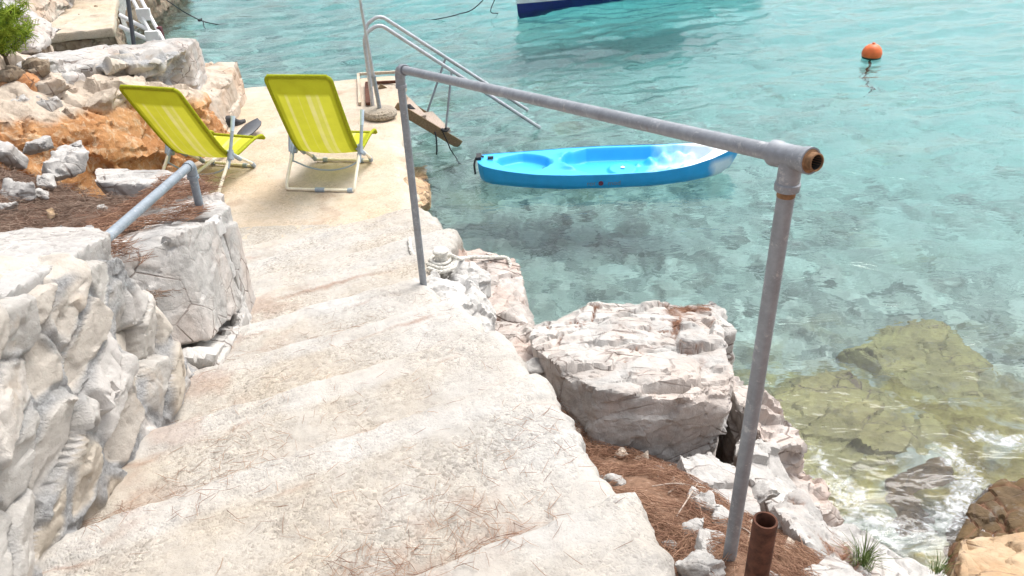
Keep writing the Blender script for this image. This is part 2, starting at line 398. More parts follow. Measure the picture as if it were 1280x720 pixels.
def gfn(x, y): return ground_z(x, y)+.05*fbm(P3(x, y)*2.2, 21, 4)+.012*fbm(P3(x, y)*14, 22, 3)
def on_land(px, py, fn, z0):
    q = at(px, py, z0)
    for _ in range(10): q = at(px, py, .5*q[2]+.5*float(fn(np.array([q[0]]), np.array([q[1]]))[0]))
    return q
def axis_spacing(a, b, step, lo, hi, grow=1.25):
    c = list(np.arange(a, b, step)); s = step; x = c[-1]
    while x < hi: s *= grow; x += s; c.append(x)
    s = step; x = c[0]; pre = []
    while x > lo: s *= grow; x -= s; pre.append(x)
    return np.array(pre[::-1]+c)

# ground sheet -------------------------------------------------------------
gx = axis_spacing(-2.2, 7.5, .035, -300, 300); gy = axis_spacing(.5, 13, .045, -300, 400)
X, Y = np.meshgrid(gx, gy); X = X.ravel(); Y = Y.ravel(); Z = ground_z(X, Y)
near = sstep(30, 14, np.hypot(X-2, Y-6))
p3 = P3(X, Y)
f1, f2, hh, dv = worley(p3*np.array([3.2, 3.2, 1])+np.stack([fbm(p3*2, 3), fbm(p3*2, 4), 0*X], 1)*.5, 5)
g1_, g2_, h2, _ = worley(p3*np.array([8, 8, 1]), 9)
wetm = sstep(.15, -.15, Z)
Z = Z+near*(wetm*((.15*(sstep(.62, .25, f1)*(hh > .3)*hh)+.06*sstep(.6, .2, g1_)*h2)-.05)+.05*fbm(p3*2.2, 21, 4)+.012*fbm(p3*14, 22, 3))
tt = NT('shore_ground'); p = tt.pos()
v = tt.n('ShaderNodeTexVoronoi', Vector=tt.mix(.25, p, (tt.noise(p, 4, 4), 1)), Scale=5.5)
vs_ = tt.n('ShaderNodeSeparateColor', Color=(v, 1))
peb = tt.ramp(vs_, [(0., (.12, .13, .12)), (.25, (.25, .265, .245)), (.6, (.38, .39, .35)), (1., (.66, .66, .60))])
v2 = tt.n('ShaderNodeTexVoronoi', Vector=tt.mix(.2, p, (tt.noise(p, 9, 3), 1)), Scale=15.)
peb = tt.mix(.4, peb, tt.ramp(tt.n('ShaderNodeSeparateColor', Color=(v2, 1)), [(0., (.10, .11, .10)), (.5, (.36, .37, .33)), (1., (.56, .57, .52))]))
peb = tt.mix(tt.ramp(tt.noise(p, 1.1, 5, .6), [(.5, 0.), (.7, .35)]), peb, (.44, .45, .40))
peb = tt.mix(tt.attr('sand'), peb, (.50, .53, .48))
weed = tt.mix(tt.ramp(tt.noise(p, 7, 6, .7), [(.35, 0.), (.65, 1.)]), (.17, .13, .035), (.40, .33, .12))
seab = tt.mix(tt.math('MULTIPLY', tt.attr('weed'), tt.ramp(tt.noise(p, 2.3, 6, .65, .5), [(.40, 0.), (.55, 1.)])), peb, weed)
soil = tt.ramp(tt.noise(p, 42, 8, .75), [(.3, (.11, .065, .045)), (.55, (.25, .15, .10)), (.75, (.44, .34, .27))])
tcg = tt.n('ShaderNodeSeparateXYZ', Vector=p)
lf = tt.ramp(tt.math('ADD', (tcg, 2), tt.math('MULTIPLY', tt.noise(p, 4, 4), .25)), [(.22, 0.), (.42, 1.)])
seab = tt.mix(1., seab, (.93, 1., 1.), 'MULTIPLY')
tt.bsdf(Base_Color=tt.mix(lf, seab, soil), Roughness=.95, Specular_IOR_Level=.1, Normal=tt.bump(tt.noise(p, 30, 8, .7), .6, .02))
dS = np.hypot(X-2.2, (Y-3.6)*1.1)
weedA = sstep(2.0, .9, dS)*1.0; weedA = np.maximum(weedA, .35*sstep(.2, .8, fbm(p3*.7, 31)))
sandA = .85*sstep(.1, 1., (Y-7)*.09+(X-1.3)*.13+.40*fbm(p3*.8, 33))
og = np_mesh('ground', np.stack([X, Y, Z], 1), grid_faces(len(gy), len(gx)), tt.m, {'weed': weedA, 'sand': sandA}); og['kind'] = 'structure'

# water --------------------------------------------------------------------
def foam_amount(x, y):
    tot = np.zeros_like(x); q = P3(x, y)
    paths = [([at(1000, 545, 0), at(1030, 580, 0), at(1015, 600, 0)], .10, .9), ([at(1045, 600, 0), at(1085, 640, 0), at(1140, 665, 0), at(1190, 640, 0), at(1215, 600, 0), at(1185, 565, 0)], .17, 1.0),
             ([at(1230, 545, 0), at(1290, 555, 0), at(1340, 560, 0)], .15, 1.05), ([at(1195, 460, 0), at(1260, 500, 0), at(1300, 480, 0)], .12, .6), ([at(985, 620, 0), at(1060, 650, 0), at(1120, 675, 0)], .14, .95),
             ([at(1120, 590, 0), at(1160, 600, 0)], .22, .72), ([at(560, 165, 0), at(605, 160, 0)], .14, .55)]
    for pts, w, a in paths:
        pts = curve(pts, 6)
        for a_, b_ in zip(pts[:-1], pts[1:]):
            d = b_[:2]-a_[:2]; L = (d@d)+1e-9; t = np.clip(((x-a_[0])*d[0]+(y-a_[1])*d[1])/L, 0, 1)
            dd = np.hypot(x-a_[0]-t*d[0], y-a_[1]-t*d[1]); tot = np.maximum(tot, a*np.exp(-(dd/w)**2))
    return tot
wx = axis_spacing(-4, 10, .06, -260, 260, 1.22); wy = axis_spacing(2.0, 17, .05, -2.5, 380, 1.22)
X, Y = np.meshgrid(wx, wy); nr, nc = X.shape; X = X.ravel(); Y = Y.ravel(); p3 = P3(X, Y)
amp = .25+.75*sstep(4.5, 12, Y+.25*np.abs(X-1))
ca, sa = math.cos(.35), math.sin(.35); U = (X*ca+Y*sa); Vv = (-X*sa+Y*ca)
wob = P3(U*.9, Vv*2.0)
Zw = amp*(.046*fbm(wob*1.0+np.array([0, 0, .3]), 51, 3)+.014*fbm(P3(U*2.6, Vv*5.2), 57, 3))*sstep(120, 20, np.hypot(X, Y))
wtr = NT('sea_water'); p = wtr.pos()
def wave(sc, st, s, d): return wtr.noise(wtr.pos((st[0]*sc, st[1]*sc, 1), (0, 0, .35)), 1., d, .55, s)
b1 = wtr.bump(wave(3.0, (.8, 1.5), .5, 3), .36, .05); b2 = wtr.bump(wave(9, (.8, 1.4), .4, 2), .22, .012, b1)
refr = wtr.n('ShaderNodeBsdfRefraction', Color=(1, 1, 1), Roughness=0., IOR=1.33, Normal=b2)
glos = wtr.n('ShaderNodeBsdfGlossy', Color=(1, 1, 1), Roughness=.03, Normal=b2)
fr = wtr.n('ShaderNodeFresnel', IOR=1.33, Normal=b2)
surf = wtr.n('ShaderNodeMixShader', i0=fr, i1=refr, i2=glos)
fn = wtr.noise(wtr.pos((1, 1.3, 1)), 19, 8, .76, .9); fn2 = wtr.n('ShaderNodeTexVoronoi', Vector=wtr.mix(.3, wtr.pos(), (wtr.noise(p, 5, 3), 1)), Scale=16.)
fsum = wtr.math('ADD', wtr.math('MULTIPLY', wtr.attr('foam'), .58), wtr.math('MULTIPLY', fn, 1.0)); fsum = wtr.math('ADD', fsum, wtr.math('MULTIPLY', (fn2, 0), .22))
fmask = wtr.ramp(wtr.math('MULTIPLY', fsum, .6), [(.645, 0.), (.82, .85)])
foamb = wtr.n('ShaderNodeBsdfDiffuse', Color=(.72, .75, .76), Normal=wtr.bump(fn, .6, .03))
fin = wtr.n('ShaderNodeMixShader', i0=fmask, i1=surf, i2=foamb)
wtr.t.links.new(fin.outputs[0], wtr.out.inputs[0])
va = wtr.n('ShaderNodeVolumeAbsorption', Color=(.50, .935, .972), Density=.36)
wtr.t.links.new(va.outputs[0], wtr.out.inputs[1])
top = np.stack([X, Y, Zw], 1); Fw = grid_faces(nr, nc)
per = np.concatenate([np.arange(nc), np.arange(1, nr)*nc+nc-1, (nr-1)*nc+np.arange(nc-2, -1, -1), np.arange(nr-2, 0, -1)*nc])
bot = top[per].copy(); bot[:, 2] = -12; nb = len(per); o0 = len(top)
side = [(per[i], o0+i, o0+(i+1) % nb, per[(i+1) % nb]) for i in range(nb)]
cen = np.array([[X.mean(), Y.mean(), -12.]]); ci = o0+nb
botf = [(o0+i, ci, ci, o0+(i+1) % nb) for i in range(nb)]
me = bpy.data.meshes.new('water'); allV = np.concatenate([top, bot, cen])
me.from_pydata(allV.tolist(), [], Fw.tolist()+side+[(o0+i, ci, o0+(i+1) % nb) for i in range(nb)])
aa = me.attributes.new('foam', 'FLOAT', 'POINT'); fo = np.zeros(len(allV)); fo[:o0] = foam_amount(X, Y); aa.data.foreach_set('value', fo.astype(np.float32))
me.polygons.foreach_set('use_smooth', [True]*len(Fw)+[False]*(len(me.polygons)-len(Fw))); me.materials.append(wtr.m)
ow = bpy.data.objects.new('water', me); COL.objects.link(ow); ow['kind'] = 'structure'

# ------------------------------------------------------------------ steps
SN = np.array([-.42, .907])
S_K = [-.9, -.3, .45, 1.21, 1.865, 2.34, 2.81, 3.29, 3.77, 4.25, 4.72, 5.12, 5.45]
Z_K = [2.26, 2.16, 2.03, 1.90, 1.78, 1.66, 1.53, 1.385, 1.235, 1.085, .935, .80, .67]
def steps_z(x, y, rough=True):
    p3 = P3(x, y); s = SN[0]*x+SN[1]*y
    s = s+(.022*fbm(p3*1.3, 61, 2)+.014*fbm(p3*7, 62, 3) if rough else 0)
    z = np.full_like(s, Z_K[0]+.0)
    for k, sk in enumerate(S_K):
        nxt = Z_K[k+1] if k+1 < len(Z_K) else .56
        wdt = .055+.02*(k % 2)
        if k >= 6: wdt = .14
        lip = .018 if k < len(S_K)-1 else .0
        z = z-(Z_K[k]-nxt-lip)*sstep(sk-wdt*.45, sk+wdt*.55, s)
        if k+1 < len(S_K): z = z-lip*np.clip((s-sk)/(S_K[k+1]-sk), 0, 1)
    return z
ry = [-1.2, .6, 1.15, 1.48, 1.89, 2.4, 2.75, 3.1, 3.35, 3.7, 4.1, 4.55, 4.8, 5.2, 5.6]; rx = [.5, .40, .345, .27, .135, .0, -.15, -.34, -.42, -.41, -.36, -.33, -.47, -.56, -.66]
ly = [-1.2, 1.2, 2.0, 2.6, 3.3, 3.7, 4.5, 5.6]; lx = [-1.45, -1.45, -1.5, -1.5, -1.55, -1.75, -2.0, -2.4]
yy = np.arange(-1.2, 5.62, .0125); nu = 190
rxs = np.interp(yy, ry, rx); q = P3(yy, 0*yy)
rxs = rxs+.035*fbm(q*4.5, 71, 4)+.03*np.abs(noise(q*11, 72)); lxs = np.interp(yy, ly, lx)
uu = np.concatenate([np.linspace(0, 1, nu), np.full(9, 1.)])
Xs = lxs[:, None]+(rxs-lxs)[:, None]*uu[None]; Ys = np.repeat(yy[:, None], len(uu), 1)
Zs = steps_z(Xs.ravel(), Ys.ravel()).reshape(Xs.shape); p3 = np.stack([Xs.ravel(), Ys.ravel(), 0*Xs.ravel()], 1)
Zs = Zs+(.008*fbm(p3*3.5, 63, 3)+.005*fbm(p3*16, 64, 3)+.0025*fbm(p3*60, 65, 2)).reshape(Zs.shape)
for k_, sk in enumerate(S_K[3:9]):
    s2 = SN[0]*Xs+SN[1]*Ys+(.05*fbm(p3*1.6, 61, 3)+.03*fbm(p3*5, 66, 3)).reshape(Xs.shape); Zs = Zs-(.012*np.exp(-((s2-sk+.13)/.014)**2)*sstep(-.1, .3, fbm(p3*2.1+k_, 67, 3)).reshape(Xs.shape))
edge = np.clip((rxs[:, None]-Xs)/.07, 0, 1); Zs = Zs-(.03*(1-edge)**2)
for k, (dx, dz) in enumerate([(.008, -.012), (.014, -.03), (.018, -.06), (.015, -.1), (.01, -.16), (.0, -.25), (-.02, -.4), (-.04, -.7), (-.06, -1.2)]):
    c = nu+k; pp = np.stack([yy, np.full_like(yy, dz), 0*yy], 1)
    Xs[:, c] += dx+.02*fbm(pp*9, 75, 3); Zs[:, c] = Zs[:, nu-1]+dz
xf, yf = Xs.ravel(), Ys.ravel(); p3 = P3(xf, yf); s_ = SN[0]*xf+SN[1]*yf
debA = np.zeros(len(xf)); wornA = np.zeros(len(xf)); sw_ = s_+.022*fbm(p3*1.3, 61, 2)+.014*fbm(p3*7, 62, 3)
for k, sk in enumerate(S_K): wornA = np.maximum(wornA, (1. if k < 8 else .4)*sstep(sk-.17, sk-.12, sw_)*sstep(sk+.05, sk+.01, sw_)*(.55+.45*sstep(-.3, .3, fbm(p3*3, 68, 4))))
for k, sk in enumerate(S_K[3:]):
    j = k+3; debA = np.maximum(debA, (.8 if k < 4 else .2)*np.exp(-((s_-sk-.06)/.05)**2)*sstep(.0, .35, fbm(p3*np.array([5, 5, 1]), 81, 4)))
for k, sk in enumerate(S_K[3:9]):
    debA = np.maximum(debA, 1.5*np.exp(-((sw_-sk+.15+.03*fbm(p3*4, 85, 3))/.011)**2)*sstep(.05, .4, fbm(p3*2.1+k, 67, 3)))
lft = sstep(.45, .05, xf-np.interp(yf, [1.2, 2., 2.6, 3.3], [-1.2, -1.25, -1.23, -1.35]))
debA = np.maximum(debA, .9*lft*sstep(-.1, .4, fbm(p3*4, 82, 4))*(yf < 3.6))
for (px, py, w) in [(480, 710, .2), (610, 650, .14), (130, 625, .10), (570, 640, .12), (310, 318, .13)]:
    c0 = at(px, py, 1.85 if py > 500 else .8); debA = np.maximum(debA, np.exp(-((xf-c0[0])**2+(yf-c0[1])**2)/w**2)*sstep(-.05, .35, fbm(p3*9, 83, 4)))
wornA = np.maximum(wornA, .75*sstep(.55, .1, np.interp(yf, ry, rx)-xf+.3*fbm(p3*2., 69, 3))*(yf < 3.3))
ost = np_mesh('steps', np.stack([xf, yf, Zs.ravel()], 1), grid_faces(*Xs.shape), 'steps', {'deb': debA*.42, 'worn': wornA}); ost['kind'] = 'structure'
def steps_top(x, y): return float(steps_z(np.array([x]), np.array([y]))[0])

# ------------------------------------------------------------------ platform by the water
yy = np.arange(5.35, 9.42, .02); nu = 170
rxs = np.interp(yy, [5.2, 5.6, 6.2, 7., 8.3, 9.4], [-.58, -.70, -.80, -.96, -1.10, -1.20]); q = P3(yy, 0*yy); rxs = rxs+.03*fbm(q*3.5, 91, 4)
lxs = np.interp(yy, [5.3, 7, 9.4], [-3.9, -3.4, -3.3])
uu = np.concatenate([np.linspace(0, 1, nu), np.full(6, 1.)])
Xs = lxs[:, None]+(rxs-lxs)[:, None]*uu[None]; Ys = np.repeat(yy[:, None], len(uu), 1)+.14*(Xs+1.2)*sstep(8.6, 9.3, yy)[:, None]; p3 = P3(Xs.ravel(), Ys.ravel())
Zs = (.56+.012*fbm(p3*1.2, 93, 3)+.006*fbm(p3*6, 94, 3)).reshape(Xs.shape)-.03*sstep(.12, 0, rxs[:, None]-Xs)
for k, (dx, dz) in enumerate([(.012, -.03), (.02, -.08), (.0, -.2), (-.05, -.4), (-.04, -.8), (-.05, -1.6)]):
    c = nu+k; pp = np.stack([yy, np.full_like(yy, dz), 0*yy], 1); Xs[:, c] += dx+.05*fbm(pp*4, 95, 3); Zs[:, c] = Zs[:, nu-1]+dz
for k in range(5):    # far edge drops into the sea
    Xs = np.vstack([Xs, Xs[-1:]]); Ys = np.vstack([Ys, Ys[-1:]+.004]); Zs = np.vstack([Zs, np.minimum(Zs[-1:], .56-[.03, .1, .3, .8, 1.6][k])])
xf, yf = Xs.ravel(), Ys.ravel(); p3 = P3(xf, yf)
opl = np_mesh('platform', np.stack([xf, yf, Zs.ravel()], 1), grid_faces(*Xs.shape), 'platform', {'deb': .3*sstep(.35, .7, fbm(p3*2.4, 97, 4))}); opl['kind'] = 'structure'
PZ = .565

# soil terrace with pine needles behind the retaining wall ----------------------
TC = np.array([(-1.5, 3.3, 1.70), (-1.5, 2.6, 1.80), (-1.8, 3.5, 1.70), (-1.75, 2.4, 1.92), (-2.0, 3.9, 1.66), (-2.3, 3.6, 1.76), (-2.2, 4.15, 1.66), (-2.6, 3.4, 1.90), (-2.6, 4.0, 1.86), (-3.0, 4.0, 2.02), (-2.8, 4.5, 1.86), (-3.6, 4.6, 2.1), (-4.5, 4, 2.4), (-3.0, 2, 2.3), (-2.0, 1.5, 2.2), (-1.6, 1.0, 2.3), (-5, 2, 2.8)])
TW = _fit(TC)
def terrace_z(x, y):
    x = np.asarray(x, float); y = np.asarray(y, float); out = TW[-3]+TW[-2]*x+TW[-1]*y
    for (cx, cy, cz), w in zip(TC, TW[:-3]): out = out+w*np.hypot(x-cx, y-cy)
    return out
TEX = [-5, -3.6, -2.9, -2.5, -2.3, -2.05, -1.7, -1.4]; TEY = [4.3, 4.1, 3.95, 3.85, 3.85, 3.85, 3.65, 3.5]
xs = np.arange(-5, -1.42, .02); nv = 150
yf_ = np.interp(xs, TEX, TEY)+.05*fbm(P3(xs*3, 0*xs), 101, 3)
vv = np.concatenate([np.linspace(0, 1, nv), np.full(4, 1.)])
Xs = np.repeat(xs[None], len(vv), 0); Ys = .9+(yf_-.9)[None]*vv[:, None]; p3 = P3(Xs.ravel(), Ys.ravel())
Zs = (terrace_z(Xs.ravel(), Ys.ravel())+.03*fbm(p3*3, 103, 4)+.012*fbm(p3*18, 104, 3)).reshape(Xs.shape)
for k, (dy, dz) in enumerate([(.03, -.1), (.06, -.3), (.08, -.7), (.1, -1.3)]): Ys[nv+k] += dy; Zs[nv+k] = Zs[nv-1]+dz
tt = NT('needle_soil'); p = tt.pos()
cs = tt.ramp(tt.noise(p, 38, 8, .78), [(.28, (.10, .06, .045)), (.5, (.22, .135, .10)), (.72, (.40, .30, .23))])
cs = tt.mix(tt.ramp(tt.noise(p, 2.5, 4), [(.4, 0.), (.65, .5)]), cs, (.30, .17, .12))
tt.bsdf(Base_Color=cs, Roughness=.95, Specular_IOR_Level=.1, Normal=tt.bump(tt.noise(p, 45, 6, .8), 1., .03))
oso = np_mesh('soil_terrain', np.stack([Xs.ravel(), Ys.ravel(), Zs.ravel()], 1), grid_faces(*Xs.shape), tt.m); oso['kind'] = 'structure'
# ------------------------------------------------------------------ mortared wall beside the steps
wm = NT('mortared_stones'); p = wm.pos()
tone = wm.attr('tone')
c = wm.ramp(tone, [(0., (.47, .42, .36)), (.25, (.54, .51, .47)), (.5, (.46, .44, .41)), (.75, (.56, .53, .50)), (1., (.50, .44, .36))])
c = wm.mix(.6, c, wm.ramp(wm.noise(p, 8, 8, .65, .4), [(.3, .68), (.52, 1.), (.75, 1.1)]), 'MULTIPLY')
c = wm.mix(wm.math('MULTIPLY', wm.ramp(wm.noise(p, 5, 6, .65), [(.58, 0.), (.7, 1.)]), .4), c, (.42, .30, .19))
mo = wm.mix(wm.ramp(wm.noise(p, 60, 6, .8), [(.35, 0.), (.65, 1.)]), (.30, .30, .30), (.56, .56, .56))
c = wm.mix(wm.attr('mort'), c, mo)
mf = wm.math('MULTIPLY', wm.noise(p, 75, 5, .8), wm.math('ADD', wm.math('MULTIPLY', wm.attr('mort'), 2.2), .55))
wm.bsdf(Base_Color=c, Roughness=.92, Specular_IOR_Level=.15, Normal=wm.bump(mf, .8, .012, wm.bump(wm.noise(p, 16, 8, .7), .5, .015)))
MAT['wall_stones'] = wm.m
wall = thing('stone_wall', 'mortared wall of tilted pale stones with a concrete cap along the steps', 'wall', (-1.45, 1.5, 1.7))
def stone_wall_mesh(name, hulls, parent, vox, cell, rot, seed, mort_w=.16, mort_gate=.0, bulge=.03, tilt=.17):
    V, N, Fq = hull_remesh(hulls, vox); Rm = rotm(*rot); c = np.array(cell)
    W = np.stack([fbm(V*5, seed+k, 3) for k in (1, 2, 3)], 1)*.018
    f1, f2, h, dv = worley(((V+W) @ Rm)/c, seed)
    rd = np.stack([np.sin(h*91.7), np.cos(h*57.3), np.sin(h*33.1+1)], 1); fac = ((dv*c)*rd).sum(1)*tilt*2
    e = f2-f1; g = sstep(-.2, .2, fbm(V*3.3, seed+8, 3)+mort_gate)
    join = 1-sstep(mort_w*.45, mort_w, e); m = join*g; dry = (1-sstep(0, .07, e))*(1-g)
    g1, g2, hh, dv2 = worley(((V+W) @ Rm)/(c*.45), seed+31); rd2 = np.stack([np.sin(hh*71.7), np.cos(hh*47.3), np.sin(hh*23.1+1)], 1)
    d = bulge*(h-.4)+fac*(1-m)+((dv2*c*.45)*rd2).sum(1)*.10*(1-m)-.016*m-.030*dry+.008*fbm(V*4, seed+11, 3)+.003*fbm(V*38, seed+12, 3)+m*.010*fbm(V*26, seed+13, 3)
    d = d-.006*(1-sstep(0, .05, g2-g1))*(1-m)
    V2 = relax(V+N*d[:, None], Fq, 1, .4)-np.array(parent.location)
    return np_mesh(name, V2, Fq, 'wall_stones', {'tone': h, 'mort': m}, parent=parent, sharp=38)
stone_wall_mesh('masonry', [[(-1.17, .35, 1.2), (-1.17, 1.25, 1.2), (-1.20, 2.0, 1.2), (-1.20, 2.58, 1.2), (-1.75, 2.7, 1.2), (-1.8, .35, 1.2),
    (-1.21, .35, 2.71), (-1.22, 1.63, 2.38), (-1.27, 2.28, 2.17), (-1.42, 2.42, 2.15), (-1.9, 2.3, 2.2), (-1.9, .35, 2.70)]], wall, .0072, (.22, .25, .13), (.5, .25, .2), 301, .20, .12, .026, .13)
MAT['cap_'] = MAT['cap']
rock('cap', [[(-1.27, .3, 2.75), (-1.25, 1.0, 2.57), (-1.25, 1.55, 2.43), (-1.33, 1.95, 2.31), (-1.30, 2.34, 2.215), (-1.42, 2.47, 2.19), (-1.62, 2.44, 2.21), (-1.95, 2.2, 2.27), (-2.0, .3, 2.73),
    (-1.28, .3, 2.65), (-1.27, 1.5, 2.36), (-1.31, 2.30, 2.12), (-1.6, 2.36, 2.1), (-2.0, .3, 2.55), (-1.9, 2.2, 2.1)]], 'cap', .011, 303, (.5, .5, .2), chip=.004, tilt=.02, crack=.004, fb=.012, fine=.003, parent=wall)

# retaining wall of big squared blocks ------------------------------------------
ret = thing('retaining_wall', 'low retaining wall of big pale squared blocks holding back needle covered soil', 'wall', (-1.35, 3.1, 1.25))
rock('stone_block', [[(-1.30, 2.84, 1.95), (-1.30, 3.20, 1.83), (-1.48, 2.66, 1.93), (-1.75, 2.75, 1.92), (-1.6, 3.22, 1.80), (-1.25, 2.72, 1.52), (-1.28, 3.20, 1.36), (-1.44, 2.52, 1.60), (-1.8, 2.7, 1.4), (-1.6, 3.2, 1.3)]],
     'white_rock', .010, 311, (.34, .4, .22), (.1, .05, .2), chip=.005, tilt=.05, crack=.008, fb=.016, fine=.0025, parent=ret, small=.7)
rock('stone_block', [[(-1.30, 3.26, 1.82), (-1.32, 3.46, 1.77), (-1.40, 3.58, 1.75), (-1.75, 3.70, 1.72), (-1.7, 3.26, 1.80), (-1.29, 3.26, 1.1), (-1.31, 3.48, 1.0), (-1.40, 3.60, 1.0), (-1.7, 3.7, 1.0)]],
     'white_rock', .010, 315, (.4, .4, .3), (.0, .05, .1), chip=.005, tilt=.05, crack=.008, fb=.014, fine=.0025, parent=ret, small=.7)
rock('stone_block', [[(-1.22, 2.60, 1.50), (-1.26, 3.20, 1.35), (-1.6, 2.5, 1.55), (-1.6, 3.27, 1.35), (-1.21, 2.56, 1.2), (-1.25, 3.20, 1.0), (-1.6, 2.5, 1.2), (-1.6, 3.27, 1.0)]],
     'grey_rock', .011, 317, (.5, .5, .1), (.05, .05, .1), chip=.006, tilt=.06, crack=.010, fb=.014, fine=.0025, parent=ret)
rock('stone_block', [[(-1.55, 3.75, 1.72), (-1.45, 3.68, 1.70), (-2.2, 3.95, 1.72), (-2.3, 4.2, 1.70), (-1.75, 4.05, 1.70), (-1.55, 3.8, 1.2), (-2.2, 4.2, 1.2), (-1.5, 3.65, 1.2)]],
     'white_rock', .013, 319, (.4, .4, .12), (.05, .05, .6), chip=.006, tilt=.05, crack=.008, fb=.02, parent=ret)
rock('mortar_joint', [[(-1.305, 3.19, 1.80), (-1.305, 3.27, 1.79), (-1.5, 3.19, 1.81), (-1.5, 3.27, 1.80), (-1.285, 3.18, 1.1), (-1.285, 3.28, 1.1), (-1.5, 3.19, 1.0), (-1.5, 3.27, 1.0)]], 'mound', .008, 321, (.2, .2, .2), chip=.006, tilt=.1, crack=.006, fb=.015, fine=.005, parent=ret)

# rocks on the seaward side -----------------------------------------------------
rock('boulder', [[(.09, 3.25, 1.16), (.40, 3.42, 1.14), (.73, 3.50, 1.10), (1.03, 3.45, 1.06), (.95, 3.1, 1.15), (.93, 2.66, 1.24), (.86, 2.50, 1.22), (.64, 2.45, 1.32), (.32, 2.50, 1.34), (.17, 2.74, 1.30), (.08, 2.98, 1.22),
    (.28, 2.40, .90), (.62, 2.44, .88), (.86, 2.58, .80), (.9, 3.3, .0), (.2, 3.4, -.2), (.15, 2.8, .6), (1.05, 3.5, 0)]], 'white_rock', .0105, 331, (.42, .17, .11), (.22, -.12, .5),
    chip=.013, tilt=.08, crack=.030, cw=.05, fb=.012, fine=.003, deb=.30, label='largest white boulder with cracked top, between the steps and the sea', cat='boulder')
rock('shore_rock', [[(.92, 3.5, 1.05), (1.10, 3.55, 1.02), (1.12, 3.30, 1.0), (.98, 3.25, 1.02), (1.1, 3.6, -.4), (1.2, 3.2, -.3), (.9, 3.5, -.3), (.9, 3.2, .2)]], 'grey_rock', .013, 335, (.2, .2, .12), (.2, .1, .3), chip=.012, tilt=.15,
    label='small grey weathered rock jutting from the far corner of the largest boulder', cat='rock')
rock('shore_rock', [[(1.02, 3.02, .96), (1.22, 2.92, .88), (1.27, 2.62, .86), (1.05, 2.55, .98), (1.0, 2.8, 1.0), (1.5, 3.3, -.4), (1.55, 2.8, -.2), (1.0, 2.5, .0), (1.0, 3.2, -.3), (1.38, 2.75, .45)],
    [(1.2, 2.75, .7), (1.38, 2.6, .62), (1.42, 2.35, .5), (1.15, 2.3, .75), (1.55, 2.7, -.2), (1.5, 2.2, -.1), (1.1, 2.3, 0), (1.1, 2.7, 0)]], 'pink_rock', .012, 337, (.26, .2, .10), (.3, .2, .4), chip=.018, tilt=.2, crack=.022, deb=.12,
    label='pale layered rock stepping down into the water right of the largest boulder', cat='rock')
rock('shore_rock', [[(.94, 2.52, 1.02), (1.08, 2.48, 1.0), (1.2, 2.2, .85), (1.14, 1.98, .86), (1.0, 2.02, 1.0), (.88, 2.32, 1.06), (.85, 2.5, .4), (1.25, 2.4, .2), (1.28, 1.95, .3), (.9, 2.0, .5)]], 'grey_rock', .011, 341, (.3, .4, .18), (.1, .4, .2), chip=.010, tilt=.1, crack=.012,
    label='grey slab rock leaning behind the galvanised front post', cat='rock')
rock('rock', [[(.60, 2.22, 1.25), (.72, 2.24, 1.22), (.84, 2.12, 1.2), (.83, 1.93, 1.22), (.74, 1.90, 1.24), (.60, 2.08, 1.28), (.58, 2.2, 1.0), (.85, 2.2, 1.0), (.86, 1.9, 1.0), (.65, 1.95, 1.0)]], 'white_rock', .008, 343, (.2, .25, .12), (.2, .5, .9), chip=.006, tilt=.12, crack=.006, fb=.012,
    label='white angular rock lying on needles in front of the largest boulder', cat='rock')
rock('rock', [[(.75, 1.42, 1.56), (.88, 1.52, 1.52), (1.02, 1.36, 1.45), (.98, 1.16, 1.5), (.85, 1.2, 1.56), (.7, 1.35, 1.3), (1.08, 1.4, 1.2), (1.0, 1.1, 1.2), (.8, 1.15, 1.2), (.85, 1.6, 1.25)]], 'white_rock', .008, 347, (.3, .25, .10), (.2, .3, .5), chip=.006, tilt=.12, crack=.010, fb=.014,
    label='tilted white slab right beside the rusty pipe stub', cat='rock')
rock('rock', [[(.83, 1.86, 1.35), (.95, 1.93, 1.30), (1.08, 1.78, 1.24), (1.05, 1.55, 1.32), (.88, 1.58, 1.42), (.8, 1.8, 1.0), (1.15, 1.9, .9), (1.15, 1.5, .9), (.85, 1.5, 1.0)]], 'white_rock', .009, 349, (.22, .22, .11), (.2, .2, .8), chip=.010, tilt=.14, crack=.014, fb=.018, deb=.42,
    label='needle strewn white rock just right of the rusty pipe, at the water', cat='rock')
rock('rock', [[(1.02, 1.86, 1.22), (1.15, 1.90, 1.20), (1.30, 1.72, 1.18), (1.22, 1.52, 1.26), (1.05, 1.55, 1.30), (1.0, 2.0, .6), (1.4, 1.9, .5), (1.4, 1.5, .7), (1.0, 1.5, .9)]], 'white_rock', .009, 351, (.25, .22, .11), (.1, .2, .3), chip=.010, tilt=.14, crack=.014, fb=.018, deb=.22,
    label='white rounded rock with white foam behind it, second along the bottom edge', cat='rock')
rock('rock', [[(1.12, 1.62, 1.22), (1.30, 1.78, 1.12), (1.48, 1.66, 1.08), (1.45, 1.40, 1.16), (1.2, 1.32, 1.28), (1.1, 1.8, .5), (1.6, 1.8, .4), (1.6, 1.3, .6), (1.1, 1.3, .8)]], 'grey_rock', .009, 353, (.22, .2, .10), (.3, .2, .5), chip=.010, tilt=.14, crack=.014, fb=.018,
    label='greyish white rough rock by the ochre rock in the bottom right', cat='rock')
rock('rock', [[(.95, 1.30, 1.42), (1.10, 1.34, 1.38), (1.22, 1.22, 1.36), (1.15, 1.0, 1.42), (.98, 1.02, 1.45), (.9, 1.4, 1.0), (1.3, 1.3, .9), (1.2, .9, 1.0), (.9, .9, 1.1)]], 'white_rock', .009, 355, (.2, .2, .12), (.3, .5, .5), chip=.008, tilt=.14, crack=.012, fb=.015,
    label='low white rock with green grass behind it at the bottom edge', cat='rock')
